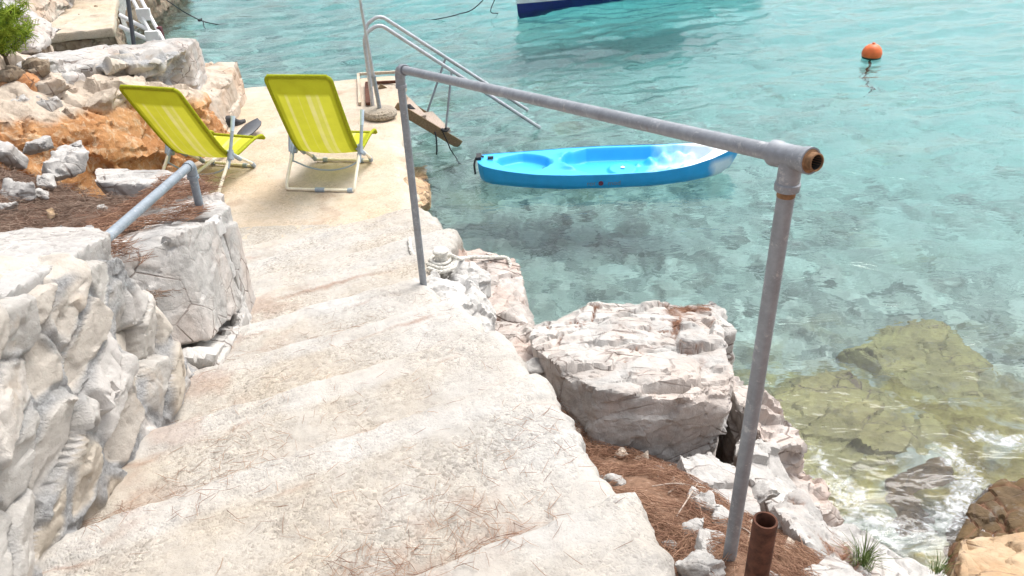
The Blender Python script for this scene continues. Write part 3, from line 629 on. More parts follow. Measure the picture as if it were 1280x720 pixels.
oc = [at(1204, 680, .72), at(1225, 668, .70), at(1300, 660, .68), at(1400, 690, .68), at(1400, 800, .8), at(1190, 800, .9)]
rock('shore_rock', [oc+[q-arr((0, 0, .8)) for q in oc]], 'ochre_rock', .011, 357, (.3, .2, .08), (.1, .1, .3), chip=.008, tilt=.08, crack=.012, fb=.010,
    label='ochre flat rock in the bottom right corner above the wet rock', cat='rock')
wr = [at(1196, 672, .015), at(1214, 630, .015), at(1250, 602, .015), at(1330, 584, .02), at(1420, 600, .03), at(1420, 760, .07), at(1190, 730, .07)]
wc = sum(wr)/len(wr)
def wetmask(V, N, g1, g2): return {'deb': np.clip(g1*1.2, 0, 1)*.8}
rock('wet_rock', [wr+[q+(q-wc)*.12-arr((0, 0, .10)) for q in wr]+[q+(q-wc)*.5-arr((0, 0, .5)) for q in wr]], 'wet_rock', .009, 361, (.15, .13, .6), (.0, .0, .5), chip=.004, tilt=.03, crack=.020, cw=.11, fb=.008, warp=.03, small=4., mask=wetmask,
    label='wet brown rock split into polygons at the water edge', cat='rock')
# ledge under the mooring post
rock('rock_ledge', [[(-.50, 4.40, .93), (-.28, 4.42, .93), (.02, 4.36, .90), (.07, 4.0, .92), (.10, 3.66, .90), (.02, 3.35, .96), (-.14, 3.2, 1.0), (-.4, 3.6, .95), (-.45, 4.4, -.9), (.12, 4.4, -.8), (.25, 3.5, -.3), (-.1, 3.2, .3), (-.5, 3.5, .2)],
    [(.08, 3.5, .98), (.16, 3.1, 1.02), (.10, 2.85, 1.12), (-.08, 2.9, 1.16), (-.12, 3.3, 1.0), (.25, 3.4, .2), (.2, 2.8, .5), (-.1, 2.8, .6), (-.1, 3.4, .4)]], 'pink_rock', .0115, 363, (.28, .22, .10), (.2, -.1, .9), chip=.014, tilt=.14, crack=.022, cw=.075, fb=.012, deb=.10,
    label='pinkish white cracked ledge between the far rail post and the sea', cat='rock')
mt = [at(519, 356, 1.33), at(542, 343, 1.32), at(590, 358, 1.25), at(618, 388, 1.18), at(612, 416, 1.20), at(572, 410, 1.32), at(536, 398, 1.36), at(522, 380, 1.36)]
rock('concrete_mound', [mt+[q-arr((0, 0, .5)) for q in mt]+[at(560, 372, 1.37)]], 'mound', .008, 365, (.16, .16, .16), chip=.006, tilt=.12, crack=.008, fb=.02, fine=.005,
    label='grey concrete lump that the far post of the long rail stands in', cat='concrete')
rock('shore_rock', [at(518, 226, .5)+arr((0, 0, 0)), at(534, 232, .5), at(538, 252, .45), at(522, 262, .5), at(505, 262, .5), at(508, 228, .52), at(538, 262, 0), at(515, 270, -.3), at(505, 240, -.5), at(536, 236, -.5)], 'ochre_rock', .014, 367, (.2, .2, .12), chip=.012, tilt=.15,
    label='ochre rock jutting out of the platform edge beside the long rail', cat='rock')
for k, (px, py, z, e, lab) in enumerate([(600, 385, .97, (.13, .10, .05), 'flat pink stone on the ledge next to the concrete lump'), (665, 468, 1.15, (.15, .10, .06), 'flat pale stone wedged between the steps and the largest boulder'), (690, 462, 1.12, (.10, .08, .06), 'small white stone touching the left flank of the largest boulder'),
        (882, 642, 1.33, (.13, .10, .09), 'white stone on the needles just left of the front post'), (905, 660, 1.42, (.10, .09, .06), 'pale stone half hidden behind the front post'), (868, 668, 1.50, (.09, .07, .05), 'grey stone in the needles near the foot of the front post'),
        (885, 690, 1.58, (.11, .10, .07), 'speckled concrete fragment at the foot of the front post'), (822, 560, 1.1, (.09, .06, .04), 'thin white chip under the front face of the largest boulder'), (838, 572, 1.14, (.07, .06, .04), 'small white pebble in the needles beside the angular rock'),
        (945, 632, 1.15, (.20, .16, .10), 'pale cracked rock between front post and leaning grey slab'), (876, 716, 1.64, (.16, .12, .08), 'rough concrete chunk at the bottom edge beside the steps'), (848, 600, 1.2, (.06, .04, .03), 'little grey stone in the middle of the needle patch')]):
    q = on_land(px, py, gfn, z) if k > 2 and k != 9 else at(px, py, z); rock('stone', [blob(q-arr((0, 0, e[2]*.35)), (e[0], e[1], e[2]*1.4), k*.7, 400+k)], 'white_rock' if k % 3 else 'grey_rock', .007, 420+k, (.1, .1, .06), chip=.003, tilt=.1, crack=.004, fb=.008, fine=.002, label=lab, cat='stone')

# rocks and walls at the left back ------------------------------------------------
om = NT('orange_bank'); p = om.pos()
c = om.mix(om.ramp(om.noise(p, 3, 8, .65, .5), [(.36, 0.), (.6, 1.)]), (.33, .14, .055), (.55, .30, .14))
c = om.mix(om.ramp(om.noise(p, 11, 7, .7, 1.2), [(.5, 0.), (.62, .75)]), c, (.62, .48, .33))
c = om.mix(om.attr('pale'), c, om.ramp(om.noise(p, 8, 8, .7), [(.3, (.38, .32, .26)), (.6, (.60, .52, .43))]))
om.bsdf(Base_Color=c, Roughness=.95, Specular_IOR_Level=.1, Normal=om.bump(om.noise(p, 22, 9, .72), .8, .03))
MAT['orange_bank'] = om.m
def palemask(V, N, g1, g2):
    s = (V[:, 2]-1.20)/.16+.9*fbm(V*1.9, 77, 4)+1.1*(V[:, 1]-6.7); return {'pale': sstep(-.2, .5, s)*.95}
rock('earth_bank', [[(-2.62, 7.5, .3), (-2.95, 6.55, .3), (-3.35, 5.7, .3), (-4.0, 4.7, .3), (-5.6, 4.5, .3), (-5.5, 8, .3), (-3.0, 8, .3), (-2.9, 7.6, .95), (-3.05, 7.2, 1.18), (-3.30, 6.6, 1.34), (-3.75, 6.0, 1.42), (-4.4, 5.2, 1.5), (-5.6, 4.7, 1.6), (-5.6, 8, 1.5), (-3.5, 8, 1.25)]],
    'orange_bank', .024, 371, (.55, .45, .32), (.3, .3, .6), chip=.05, tilt=.2, crack=.05, cw=.05, fb=.05, fine=.012, label='orange earthy rock bank behind the left lounger', cat='rock bank', mask=palemask)
rock('rock_ledge', [[(-3.35, 8.0, .97), (-3.37, 8.75, .97), (-2.95, 8.95, .95), (-2.84, 8.35, .92), (-2.84, 8.7, .3), (-2.80, 7.35, .3), (-2.84, 8.3, .3), (-3.5, 8.8, .3), (-3.4, 7.4, .3), (-3.0, 7.5, .90), (-2.9, 7.9, .90)]], 'beige_rock', .020, 373, (.5, .5, .3), (.1, .2, .3), chip=.02, tilt=.1, crack=.025, fb=.035,
    label='low beige rock step with a flat top, farthest from the camera on the platform', cat='rock')
stone_wall2 = thing('rock_terrace', 'long flat pale rock terrace above the low beige step', 'rock', (-3.9, 8.2, 1.0))
ft_ = [at(28, 96, 1.44), at(125, 76, 1.42), at(212, 61, 1.40), at(234, 60, 1.38), at(246, 46, 1.38), at(212, 47, 1.42), at(100, 62, 1.44), at(20, 74, 1.46)]
rock('flat_top', [ft_+[q-arr((0, 0, .95)) for q in ft_]+[at(232, 96, .9), at(256, 78, .9)]], 'white_rock', .018, 375, (.5, .3, .09), (.05, .03, .4), chip=.018, tilt=.05, crack=.022, fb=.015, parent=stone_wall2)
# the dry stones along the bank's edge
ST = [(8, 140, 1.46, (.55, .40, .36), 'grey_rock', 'grey boulder at the left frame edge above the orange bank'), (38, 136, 1.44, (.34, .32, .30), 'white_rock', 'white stone next to the grey boulder above the orange bank'), (58, 130, 1.42, (.28, .22, .16), 'white_rock', 'small white stone with a flat top at the rim of the orange bank'),
      (78, 124, 1.40, (.30, .24, .24), 'beige_rock', 'beige wedge stone standing on the rim of the orange bank'), (60, 108, 1.52, (.44, .36, .26), 'beige_rock', 'wide brownish stone above the small white one'), (25, 112, 1.56, (.36, .30, .30), 'orange_rock', 'reddish stone lying among the grey stones at left'),
      (88, 106, 1.47, (.34, .28, .26), 'white_rock', 'squared pale stone near the grey rubble'), (115, 112, 1.30, (.70, .40, .40), 'beige_rock', 'broad beige block above the orange bank'), (152, 110, 1.28, (.55, .36, .40), 'beige_rock', 'squared beige block behind the left lounger backrest'),
      (42, 88, 1.6, (.40, .24, .20), 'dark_rock', 'dark brown slab under the green pine twig'), (10, 100, 1.62, (.30, .30, .22), 'dark_rock', 'brown earthy stone at the left frame edge'), (70, 92, 1.52, (.50, .3, .18), 'white_rock', 'low pale slab below the long terrace')]
for k, (px, py, z, e, m, lab) in enumerate(ST):
    q = at(px, py, z-e[2]*.4); rock('stone', [blob(q-arr((0, 0, e[2]*.5)), e, k*1.3, 440+k, 16)], m, .014, 460+k, (.25, .25, .14), chip=.008, tilt=.14, crack=.010, fb=.016, label=lab, cat='stone')
rub = thing('rubble_wall', 'small rubble wall of stones set in grey mortar behind the left lounger', 'wall', at(175, 112, 1.0))
q0, q1, q2, q3 = at(118, 84, 1.45), at(202, 78, 1.40), at(208, 112, .95), at(140, 112, 1.1)
stone_wall_mesh('masonry', [[q0, q1, q0+arr((.1, .45, 0)), q1+arr((.1, .45, 0)), q2, q3, q2+arr((0, .6, 0)), q3+arr((0, .6, -.1)), q2-arr((0, 0, .3)), q3-arr((0, 0, .3))]], rub, .016, (.24, .2, .10), (.2, .1, .3), 381, .25, .25, .04, .3)
A0 = at(50, 66, 1.46)
rock('boulder', [[A0, A0+arr((-.2, .9, .0)), A0+arr((-1.6, .1, 0)), A0+arr((-1.5, 1, 0)), A0+arr((-.25, .15, .32)), A0+arr((-.45, .7, .36)), A0+arr((-1.5, .2, .55)), A0+arr((-1.4, .9, .5))]], 'white_rock', .02, 385, (.4, .4, .16), (.1, .2, .4), chip=.015, tilt=.1, crack=.02,
    label='pale boulder just behind the green pine twig', cat='boulder')
A1 = at(52, 40, 1.46)
rock('boulder', [[A1, A1+arr((-.2, 1.2, .0)), A1+arr((-2.2, .1, 0)), A1+arr((-2.2, 1, 0)), A1+arr((-.2, .1, .42)), A1+arr((-.45, .9, .42)), A1+arr((-2.2, .2, .6)), A1+arr((-2.2, .9, .5))]], 'beige_rock', .024, 387, (.5, .5, .3), (.1, .1, .4), chip=.015, tilt=.1, crack=.02,
    label='squared boulder near the far landing, at the left frame edge', cat='boulder')
# far landing and its walls
def flat_block(name, poly, z0, z1, mat, seed, label=None, cat=None, vox=.03, parent=None, **kw):
    pts = [(x, y, z1) for x, y in poly]+[(x, y, z0) for x, y in poly]
    return rock(name, [pts], mat, vox, seed, label=label, cat=cat, parent=parent, **kw)
L0, L1, L2, L3 = at(52, 45, .62), at(142, 36, .62), at(150, -30, .62), at(50, -30, .62)
land = thing('far_landing', 'far concrete landing with a dark rough front at the upper left', 'landing', (-6.4, 12.5, 0))
flat_block('slab', [L0[:2], L1[:2], L2[:2], L3[:2]], .50, .64, 'platform', 391, parent=land, cell=(.6, .6, .3), chip=.008, tilt=.03, crack=.006, fb=.02)
sh = arr((0, .06))
flat_block('rough_front', [L0[:2]+sh, L1[:2]+sh, L2[:2]-arr((.1, .2)), L3[:2]], -1.5, .52, 'dark_rock', 393, parent=land, cell=(.3, .3, .25), chip=.06, tilt=.3, crack=.06, cw=.14, fb=.06)
W0 = at(-30, 25, .64); W1 = at(72, 22, .64)
farw = thing('far_wall', 'rough stone wall at the top left behind the far landing', 'wall', W1)
stone_wall_mesh('masonry', [[W0, W1, W0+arr((-.3, 1.5, 0)), W1+arr((-.3, 1.5, 0)), W0+arr((0, .1, 1.3)), W1+arr((-.15, .1, 1.2)), W0+arr((-.3, 1.5, 1.3)), W1+arr((-.3, 1.5, 1.2))]], farw, .035, (.4, .4, .28), (0, .1, .2), 395, .2, .0, .05, .3)
pier = thing('pier_wall', 'grey concrete pier wall standing in the sea behind the white ladder', 'wall', at(165, 30, 0))
K0 = at(143, 38, .1); K1 = at(196, 18, 0.0)
flat_block('concrete_face', [K0[:2]+arr((.1, .1)), K1[:2], K1[:2]+arr((-.4, 3)), K0[:2]+arr((-.6, 3.))], -2.0, 1.8, 'mound', 397, parent=pier, vox=.035, cell=(.8, .8, .5), chip=.01, tilt=.03, crack=.01, fb=.03)
flat_block('weedy_foot', [K0[:2]+arr((.02, .0)), K1[:2]+arr((.10, -.02)), K1[:2]+arr((-.3, 2.9)), K0[:2]+arr((-.5, 2.9))], -2.0, .42, 'dark_rock', 399, parent=pier, vox=.035, cell=(.4, .4, .3), chip=.03, tilt=.2, crack=.04, fb=.04)

# ------------------------------------------------------------------ pipe rails
PR = .0168
def pipe_flange(b, c, ax, r, L):     # a collar with two raised lips
    b.lathe([(r*.98, -L/2), (r*1.12, -L/2), (r*1.12, -L/2+.012), (r, -L/2+.018), (r, L/2-.018), (r*1.12, L/2-.012), (r*1.12, L/2), (r*.98, L/2)], c, 22, ax)
ft = dep(990, 196, 1.47); fb_ = arr((ft[0]+.004, ft[1]+.002, ft[2]-1.13)); rt = dep(499, 86, 3.32); rb = arr((rt[0], rt[1], rt[2]-1.12))
rail = thing('pipe_railing', 'long galvanised pipe railing down the seaward side of the steps', 'railing', (fb_[0], fb_[1], fb_[2]))
d = (ft-rt); d /= np.linalg.norm(d)
b = MB(); b.tube([rt+d*.02, rt*.7+ft*.3, ft*.9+rt*.1, ft-d*.02], PR, 24); b.build('handrail', 'galv', rail, world=True)
b = MB(); b.tube([ft-arr((0, 0, .02)), (ft+fb_)/2, fb_-arr((0, 0, .1))], PR, 24); b.build('post', 'galv_post', rail, world=True)
b = MB(); b.tube([rt-arr((0, 0, .02)), (rt+rb)/2, rb-arr((0, 0, .15))], PR, 20); b.build('post', 'galv_post', rail, world=True)
b = MB(); pipe_flange(b, ft, d, PR*1.33, .092); b.lathe([(PR*1.25, 0), (PR*1.28, .035), (PR*1.28, .05), (PR*1.42, .052), (PR*1.42, .066), (PR*1.02, .068)], ft, 22, (0, 0, -1)); tee = b.build('tee_fitting', 'galv', rail, world=True)
b = MB(); b.lathe([(PR*1.03, 0), (PR*1.03, .012), (PR*1.0, .013)], ft-arr((0, 0, .067)), 20, (0, 0, -1)); b.build('rusty_thread', 'rust_pale', rail, world=True); b = MB(); b.lathe([(PR*1.34, .045), (PR*1.05, .0475), (PR*1.0, .0475), (PR*1.0, .060), (PR*.86, .061), (PR*.84, .058), (PR*.82, -.02)], ft, 22, d); b.build('rusty_thread', 'rust_pale', rail, world=True)
b = MB(); b.lathe([(PR*.835, .057), (PR*.83, -.02), (0, -.021)], ft, 20, d); b.build('pipe_bore', 'dark_hole', rail, world=True)
b = MB(); b.tube([rt+arr((0, 0, -.075)), rt+arr((0, 0, -.03)), rt+arr((0, 0, -.006))+d*.012, rt+d*.035, rt+d*.07], PR*1.28, 20); b.lathe([(PR*1.25, 0), (PR*1.42, .001), (PR*1.42, .014), (PR*1.2, .016)], rt-arr((0, 0, .065)), 20, (0, 0, -1)); b.lathe([(PR*1.25, 0), (PR*1.42, .001), (PR*1.42, .014), (PR*1.2, .016)], rt+d*.06, 20, d); b.build('elbow_fitting', 'galv', rail, world=True)
# short rail on the left
lb = at(252, 270, 1.78); lt = arr((lb[0]-.005, lb[1], lb[2]+.25)); ln = at(135, 296, 2.16)
q = dep(238, 206, (lt[1]*c_f[1]+(lt[2]-H)*c_f[2])); lt = q
lrail = thing('pipe_railing', 'short galvanised pipe rail standing on the big blocks by the left lounger', 'railing', lb)
d2 = (ln-lt)/np.linalg.norm(ln-lt)
b = MB(); b.tube([lt+d2*.01, (lt+ln)/2, ln+d2*.05], PR*1.12, 20); b.build('handrail', 'galv_blue', lrail, world=True)
b = MB(); b.tube([lt, (lt*.5+lb*.5), lb-arr((0, 0, .06))], PR*1.12, 20); b.build('post', 'galv_blue', lrail, world=True)
b = MB(); b.tube([lt-(lt-lb)*.22, lt-(lt-lb)*.04, lt+d2*.01, lt+d2*.05], PR*1.36, 20); b.lathe([(PR*1.3, 0), (PR*1.55, .001), (PR*1.55, .014), (PR, .016)], lt-(lt-lb)*.2, 20, lb-lt); b.build('elbow_fitting', 'galv_blue', lrail, world=True)
# rusty stub
s0 = dep(957, 650, 1.66); s1 = arr((s0[0]+.002, s0[1]-.01, s0[2]-.35)); ax = (s0-s1)/np.linalg.norm(s0-s1)
b = MB(); b.lathe([(.0255, 0), (.0255, .2), (.0255, .345), (.0245, .35), (.0205, .35), (.0195, .345), (.0195, .2)], s1, 28, ax); o = b.build('pipe_stub', 'rust', None, base=s1); tag(o, 'short rusty open pipe stub at the bottom edge', 'pipe')
b = MB(); b.lathe([(.0195, .2), (0, .2)], s1, 20, ax); b.build('pipe_bore', 'dark_hole', o, world=True)

for z_, pts, sd, lab in ((-.13, [(965, 500), (1010, 470), (1060, 462), (1130, 500), (1178, 535), (1150, 570), (1085, 600), (1010, 640), (980, 600)], 601, 'yellowish submerged rock nearest the largest boulder'), (-.26, [(1080, 440), (1120, 415), (1175, 408), (1240, 470), (1245, 515), (1190, 512), (1130, 478)], 603, 'yellowish submerged rock farther out, beyond a dark crack'), (-.06, [(1120, 590), (1180, 560), (1230, 600), (1180, 660), (1130, 660)], 605, 'brown submerged rock in the foam beside the wet polygons')):
    pp = [at(a_, b_, z_) for a_, b_ in pts]; cc = sum(pp)/len(pp)
    rock('submerged_rock', [[q+(cc-q)*.34-arr((0, 0, .15)) for q in pp]+[q+(q-cc)*.12-arr((0, 0, .22)) for q in pp]+[q+(q-cc)*.45-arr((0, 0, .55)) for q in pp]+[cc-arr((0, 0, .11))]], 'weed_rock' if sd < 605 else 'wet_rock', .018, sd, (.5, .22, .2), (.1, .1, .6), chip=.022, tilt=.10, crack=.03, cw=.06, fb=.05, label=lab, cat='rock')

k_ = 0
while k_ < 38:
    x_, y_ = rng.uniform(.2, 1.0), rng.uniform(1.3, 2.5)
    if x_ < np.interp(y_, ry, rx)+.06 or np.hypot(x_-.54, y_-1.36) < .1: continue
    z_ = float(gfn(np.array([x_]), np.array([y_]))[0]); e_ = rng.uniform(.025, .085)
    if z_ < .95: continue
    rock('stone', [blob((x_, y_, z_-e_*.15), (e_*1.3, e_, e_*.7), k_*.9, 700+k_)], ('white_rock', 'grey_rock', 'beige_rock')[k_ % 3], .0045, 720+k_, (.05, .05, .03), chip=.002, tilt=.1, crack=.002, fb=.004, fine=.0015, label='small pale stone half buried in the pine needles', cat='stone', group='small pale stones scattered in the pine needles'); k_ += 1
# ------------------------------------------------------------------ sun loungers
fm = NT('lime_sling_fabric'); p = fm.pos()
sx = fm.attr('across'); hem = fm.attr('hem')
st = fm.ramp(sx, [(0., 0.), (.20, 0.), (.215, .9), (.245, .9), (.26, 0.), (.40, 0.), (.415, .35), (.43, 0.), (.53, 0.), (.545, 1.), (.60, 1.), (.615, .3), (.68, .3), (.69, .8), (.72, .8), (.735, 0.), (1., 0.)])
st = fm.math('MULTIPLY', st, fm.ramp(fm.noise(p, 5, 4), [(.3, .35), (.7, .8)]))
c = fm.mix(st, (.60, .61, .05), (.76, .72, .34)); c = fm.mix(hem, c, (.37, .385, .02))
wv = fm.n('ShaderNodeTexWave', Vector=p, Scale=120., Distortion=.5)
c = fm.mix(.25, c, fm.ramp((wv, 1), [(0., .7), (1., 1.1)]), 'MULTIPLY')
c = fm.mix(.5, c, fm.ramp(fm.noise(p, 7, 5, .6), [(.3, .8), (.6, 1.05)]), 'MULTIPLY')
pb = fm.n('ShaderNodeBsdfPrincipled', Base_Color=c, Roughness=.75, Specular_IOR_Level=.2, Normal=fm.bump((wv, 1), .2, .002))
tl = fm.n('ShaderNodeBsdfTranslucent', Color=c); mx = fm.n('ShaderNodeMixShader', i0=.28, i1=pb, i2=tl); fm.t.links.new(mx.outputs[0], fm.out.inputs[0])
MAT['fabric'] = fm.m
def make_lounger(label, loc, rz, rec=0.):
    t = thing('sun_lounger', label, 'lounger', loc, rz, 'lime sun loungers on the platform')
    w = .265; tr = .0142
    hz = .275
    side = [(y, z) for y, z in [(-.33, 1.0), (-.225, .76), (-.12, .53), (-.025, .335), (.06, .235), (.15, .215), (.25, .222), (.35, .234), (.46, .242), (.56, .230), (.595, .19)]]
    side = [(.04+(y-.04)*math.cos(rec)-(z-.25)*math.sin(rec), .25+(y-.04)*math.sin(rec)+(z-.25)*math.cos(rec)) for y, z in side[:4]]+side[4:]
    # sling
    path = curve([(0, y, z) for y, z in side[:-2]], 8); nrow = len(path); ncol = 44
    V, ac, hm = [], [], []
    L = [0]
    for a_, b_ in zip(path[:-1], path[1:]): L.append(L[-1]+np.linalg.norm(b_-a_))
    for i, q in enumerate(path):
        tq = path[min(i+1, nrow-1)]-path[max(i-1, 0)]; nn = np.array([0, -tq[2], tq[1]]); nn /= np.linalg.norm(nn)
        rnd = max(0, .055-L[i]); ww = w+.008-(.055-math.sqrt(max(0, .055**2-rnd**2)))
        for k in range(ncol):
            u = k/(ncol-1)*2-1; belly = (1-u**2)*.028*math.sin(math.pi*min(1, L[i]/L[-1]*1.05))
            V.append(q+np.array([u*ww, 0, 0])-nn*(belly+.006)+nn*.010*(abs(u) > .95)*0); ac.append(u*.5+.5)
            hm.append(1.0 if (abs(u) > .80 or L[i] < .17) else 0.0)
    np_mesh('sling', V, grid_faces(nrow, ncol), 'fabric', {'across': ac, 'hem': hm}, parent=t)
    # padded rim of fabric around the back tube
    b = MB(); rim = [(-w, y, z) for y, z in side[4::-1]]+[(w, y, z) for y, z in side[:5]]
    b.tube(curve(bend(rim, .06, 5), 2), .0165, 10); b.build('rim', fm.m if False else 'rimfab', t)
    b = MB(); top = [(-w, side[4][0], side[4][1])]+[(-w, y, z) for y, z in side[5:]]; 
    for s in (-1, 1): b.tube(curve([(s*w, y, z) for y, z in side[4:]], 4), tr, 10)
    b.tube([(-w,)+tuple(side[-1]), (w,)+tuple(side[-1])], tr, 10); b.build('seat_frame', 'rimfab', t)
    # legs: two U frames crossing at the side joints
    b = MB(); b.tube(bend([(-w-.035, .02, hz), (-w-.035, -.25, .05), (-w-.03, -.275, .0125), (w+.03, -.275, .0125), (w+.035, -.25, .05), (w+.035, .02, hz)], .05, 5), tr, 10); lg = b.build('leg_frame', 'cream', t)
    def slv(pa_, pb_, r_, par_): b = MB(); b.tube([pa_, pb_], r_, 10); b.build('sleeve', 'greyplastic', par_)
    for s in (-1, 1): slv((s*(w+.035), .04, hz+.025), (s*(w+.035), -.075, .180), tr*1.35, lg)
    slv((-.04, -.275, .0125), (.04, -.275, .0125), tr*1.5, lg); slv((w-.02, -.275, .0125), (w+.022, -.275, .016), tr*1.5, lg)
    b = MB(); b.tube(bend([(-w-.01, .06, hz-.02), (-w-.01, .33, .05), (-w-.0, .36, .0125), (w+.0, .36, .0125), (w+.01, .33, .05), (w+.01, .06, hz-.02)], .05, 5), tr, 10); lg2 = b.build('leg_frame', 'cream', t)
    for s in (-1, 1): slv((s*(w+.01), .05, hz-.01), (s*(w+.01), .165, .16), tr*1.3, lg2); slv((s*(w+.006), .315, .065), (s*(w+.0), .355, .0165), tr*1.4, lg2)
    for x in (-.17, .17): slv((x-.02, .36, .0125), (x+.02, .36, .0125), tr*1.5, lg2)
    b = MB(); b.tube(curve([(-w-.035, -.07, .19), (-.12, -.085, .125), (.05, -.085, .11), (.2, -.08, .14), (w+.035, -.07, .19)], 8), .0075, 8); b.build('brace', 'greyplastic', t)
    for s in (-1, 1):
        b = MB(); b.tube([(s*(w+.05), -.03, .25), (s*(w+.055), .085, .46)], tr, 10); ar = b.build('armrest', 'greyplastic', t)
        b = MB(); b.tube([(s*(w+.055), .083, .455), (s*(w+.057), .14, .57)], [.016, .018], 12); b.build('grip', 'palblue', ar)
        b = MB(); b.lathe([(0, -.03), (.022, -.03), (.026, -.02), (.026, .015), (.014, .02), (.012, .03), (0, .031)], (s*(w+.025), .03, hz), 14, (1, 0, 0)); b.lathe([(0, 0), (.02, 0), (.02, .03), (0, .031)], (s*(w+.03), -.0, hz-.03), 12, (1, 0, 0)); b.build('joint', 'greyplastic', t)
    return t
MAT['rimfab'] = simple_mat('lime_rim_fabric', (.33, .36, .012), .8, 0, .12, 60, .3, .2)
make_lounger('lime lounger with its empty rear frame in plain view, right of the other one', at(395, 239, PZ)+arr((.08, .27, 0)), R(-9))
make_lounger('lime lounger by the orange bank, partly behind the short pipe rail', at(238, 243, PZ)+arr((.06, .26, 0)), R(-17), R(5))

# ------------------------------------------------------------------ kayak
K0 = at(598, 214, .10); K1 = at(924, 196, .14); ang = math.atan2(K1[1]-K0[1], K1[0]-K0[0]); KL = float(np.linalg.norm((K1-K0)[:2]))
kay = thing('kayak', 'bright blue sit on top kayak floating by the rocks', 'kayak', ((K0+K1)/2*arr((1, 1, 0))).tolist(), ang)
km = NT('blue_white_plastic'); p = km.pos(); sep = km.n('ShaderNodeSeparateXYZ', Vector=p)
fx = km.math('ADD', (sep, 0), km.math('MULTIPLY', km.math('SUBTRACT', km.noise(p, 3.5, 4, .6, .8), .5), .9))
wh = km.ramp(km.math('MULTIPLY_ADD', fx, 1/KL, .5), [(.66, 0.), (.86, .95)])
c = km.ramp(wh, [(0., (.03, .43, .82)), (.45, (.34, .70, .90)), (1., (.84, .88, .89))]); c = km.mix(.3, c, km.ramp(km.noise(p, 9, 5, .6), [(.3, .8), (.65, 1.1)]), 'MULTIPLY')
km.bsdf(Base_Color=c, Roughness=.42, Specular_IOR_Level=.4, Normal=km.bump(km.noise(p, 60, 4), .08, .003)); MAT['kayak'] = km.m
def kw(t): return np.interp(t, [0, .02, .06, .12, .22, .35, .5, .65, .78, .88, .95, .985, 1.], [.07, .15, .20, .25, .31, .355, .37, .355, .30, .215, .12, .06, .012])
def kz(t): return .165+.055*np.clip(1-t/.3, 0, 1)**2+.13*np.clip((t-.62)/.38, 0, 1)**2
nx, ny = 260, 96
tq = np.linspace(0, 1, nx)[:, None]; uq = np.linspace(-1, 1, ny)[None]
Wk = kw(tq); Xk = (tq-.5)*KL+0*uq; Yk = Wk*uq
zc = kz(tq)+.012*(1-uq**2)
def pocket(t0, t1, hw, soft=.018, r=.35):
    a = sstep(t0-soft, t0+soft, tq)*sstep(t1+soft, t1-soft, tq)
    hwv = hw*np.minimum(1, np.sqrt(np.clip((tq-t0)/(.10), .02, 1)))*np.minimum(1, np.sqrt(np.clip((t1-tq)/.12, .02, 1))) 
    return a*sstep(.045, -.03, np.abs(Yk)-hwv*Wk)
zc = zc-.085*pocket(.075, .275, .80)
zc = zc-.135*pocket(.325, .885, .80)
zc = zc+.050*pocket(.40, .50, .55, .03)*0+.035*np.exp(-((tq-.345)/.03)**2)*sstep(.7, .5, np.abs(uq))
zc = zc+.028*sstep(.035, .0, np.hypot(Xk-(.555-.5)*KL, Yk)-.13)
rib = pocket(.60, .87, .80, .01)*sstep(.06, .14, np.abs(Yk))
zc = zc+rib*(.055*(tq-.58)/.3*2+.022*np.sin((tq-.6)/.055*2*math.pi))
zc = np.minimum(zc, kz(tq)+.035)
o = np_mesh('deck', np.stack([Xk.ravel(), Yk.ravel(), zc.ravel()], 1), grid_faces(nx, ny)[:, ::-1], 'kayak', parent=kay, sharp=50)
ns = 26; a = np.linspace(0, math.pi, ns)[None]; tt_ = np.linspace(0, 1, nx)[:, None]
ca_, sa_ = np.cos(a), np.sin(a); dpt = kz(tt_)+.075*np.sin(np.clip(tt_*1.02, 0, 1)*math.pi)**.5-.02
Yh = kw(tt_)*np.sign(ca_)*np.abs(ca_)**.55*(1+.02*sa_); Zh = kz(tt_)+.004-dpt*np.abs(sa_)**.62
xsh = -.10*sstep(.9, 1., tt_)*sa_+.03*sstep(.06, 0, tt_)*sa_
kh = NT('blue_hull_plastic'); p = kh.pos(); sep = kh.n('ShaderNodeSeparateXYZ', Vector=p)
hx = kh.math('ADD', kh.math('MULTIPLY_ADD', (sep, 0), 1/KL, .5), kh.math('MULTIPLY', kh.math('SUBTRACT', kh.noise(p, 6, 3), .5), .06))
hm = kh.math('MULTIPLY', kh.ramp(hx, [(.86, 0.), (.895, .85), (.955, .8), (.975, 0.)]), kh.ramp(kh.math('ADD', (sep, 2), .5), [(.66, 1.), (.72, 0.)]))
c = kh.mix(hm, (.025, .36, .76), (.74, .82, .86)); c = kh.mix(.35, c, kh.ramp(kh.noise(p, 9, 6, .65), [(.3, .75), (.65, 1.1)]), 'MULTIPLY')
kh.bsdf(Base_Color=c, Roughness=.42, Specular_IOR_Level=.4, Normal=kh.bump(kh.noise(p, 60, 4), .1, .003)); MAT['kayak_hull'] = kh.m
hull = np_mesh('hull', np.stack([((tt_-.5)*KL+xsh+0*a).ravel(), Yh.ravel(), Zh.ravel()], 1), grid_faces(nx, ns), 'kayak_hull', parent=kay)
b = MB(); b.lathe([(0, 0), (.020, 0), (.022, .006), (.012, .012), (0, .012)], ((.555-.5)*KL, 0, .075), 16); b.build('drain_plug', 'white', kay)
for x, y in ((-.66, -.02), (.02+.25, -.13)):
    b = MB(); b.lathe([(0, 0), (.016, 0), (.016, .008), (0, .009)], (x, y, .105 if x < 0 else .055), 12); b.build('scupper', 'black', kay)
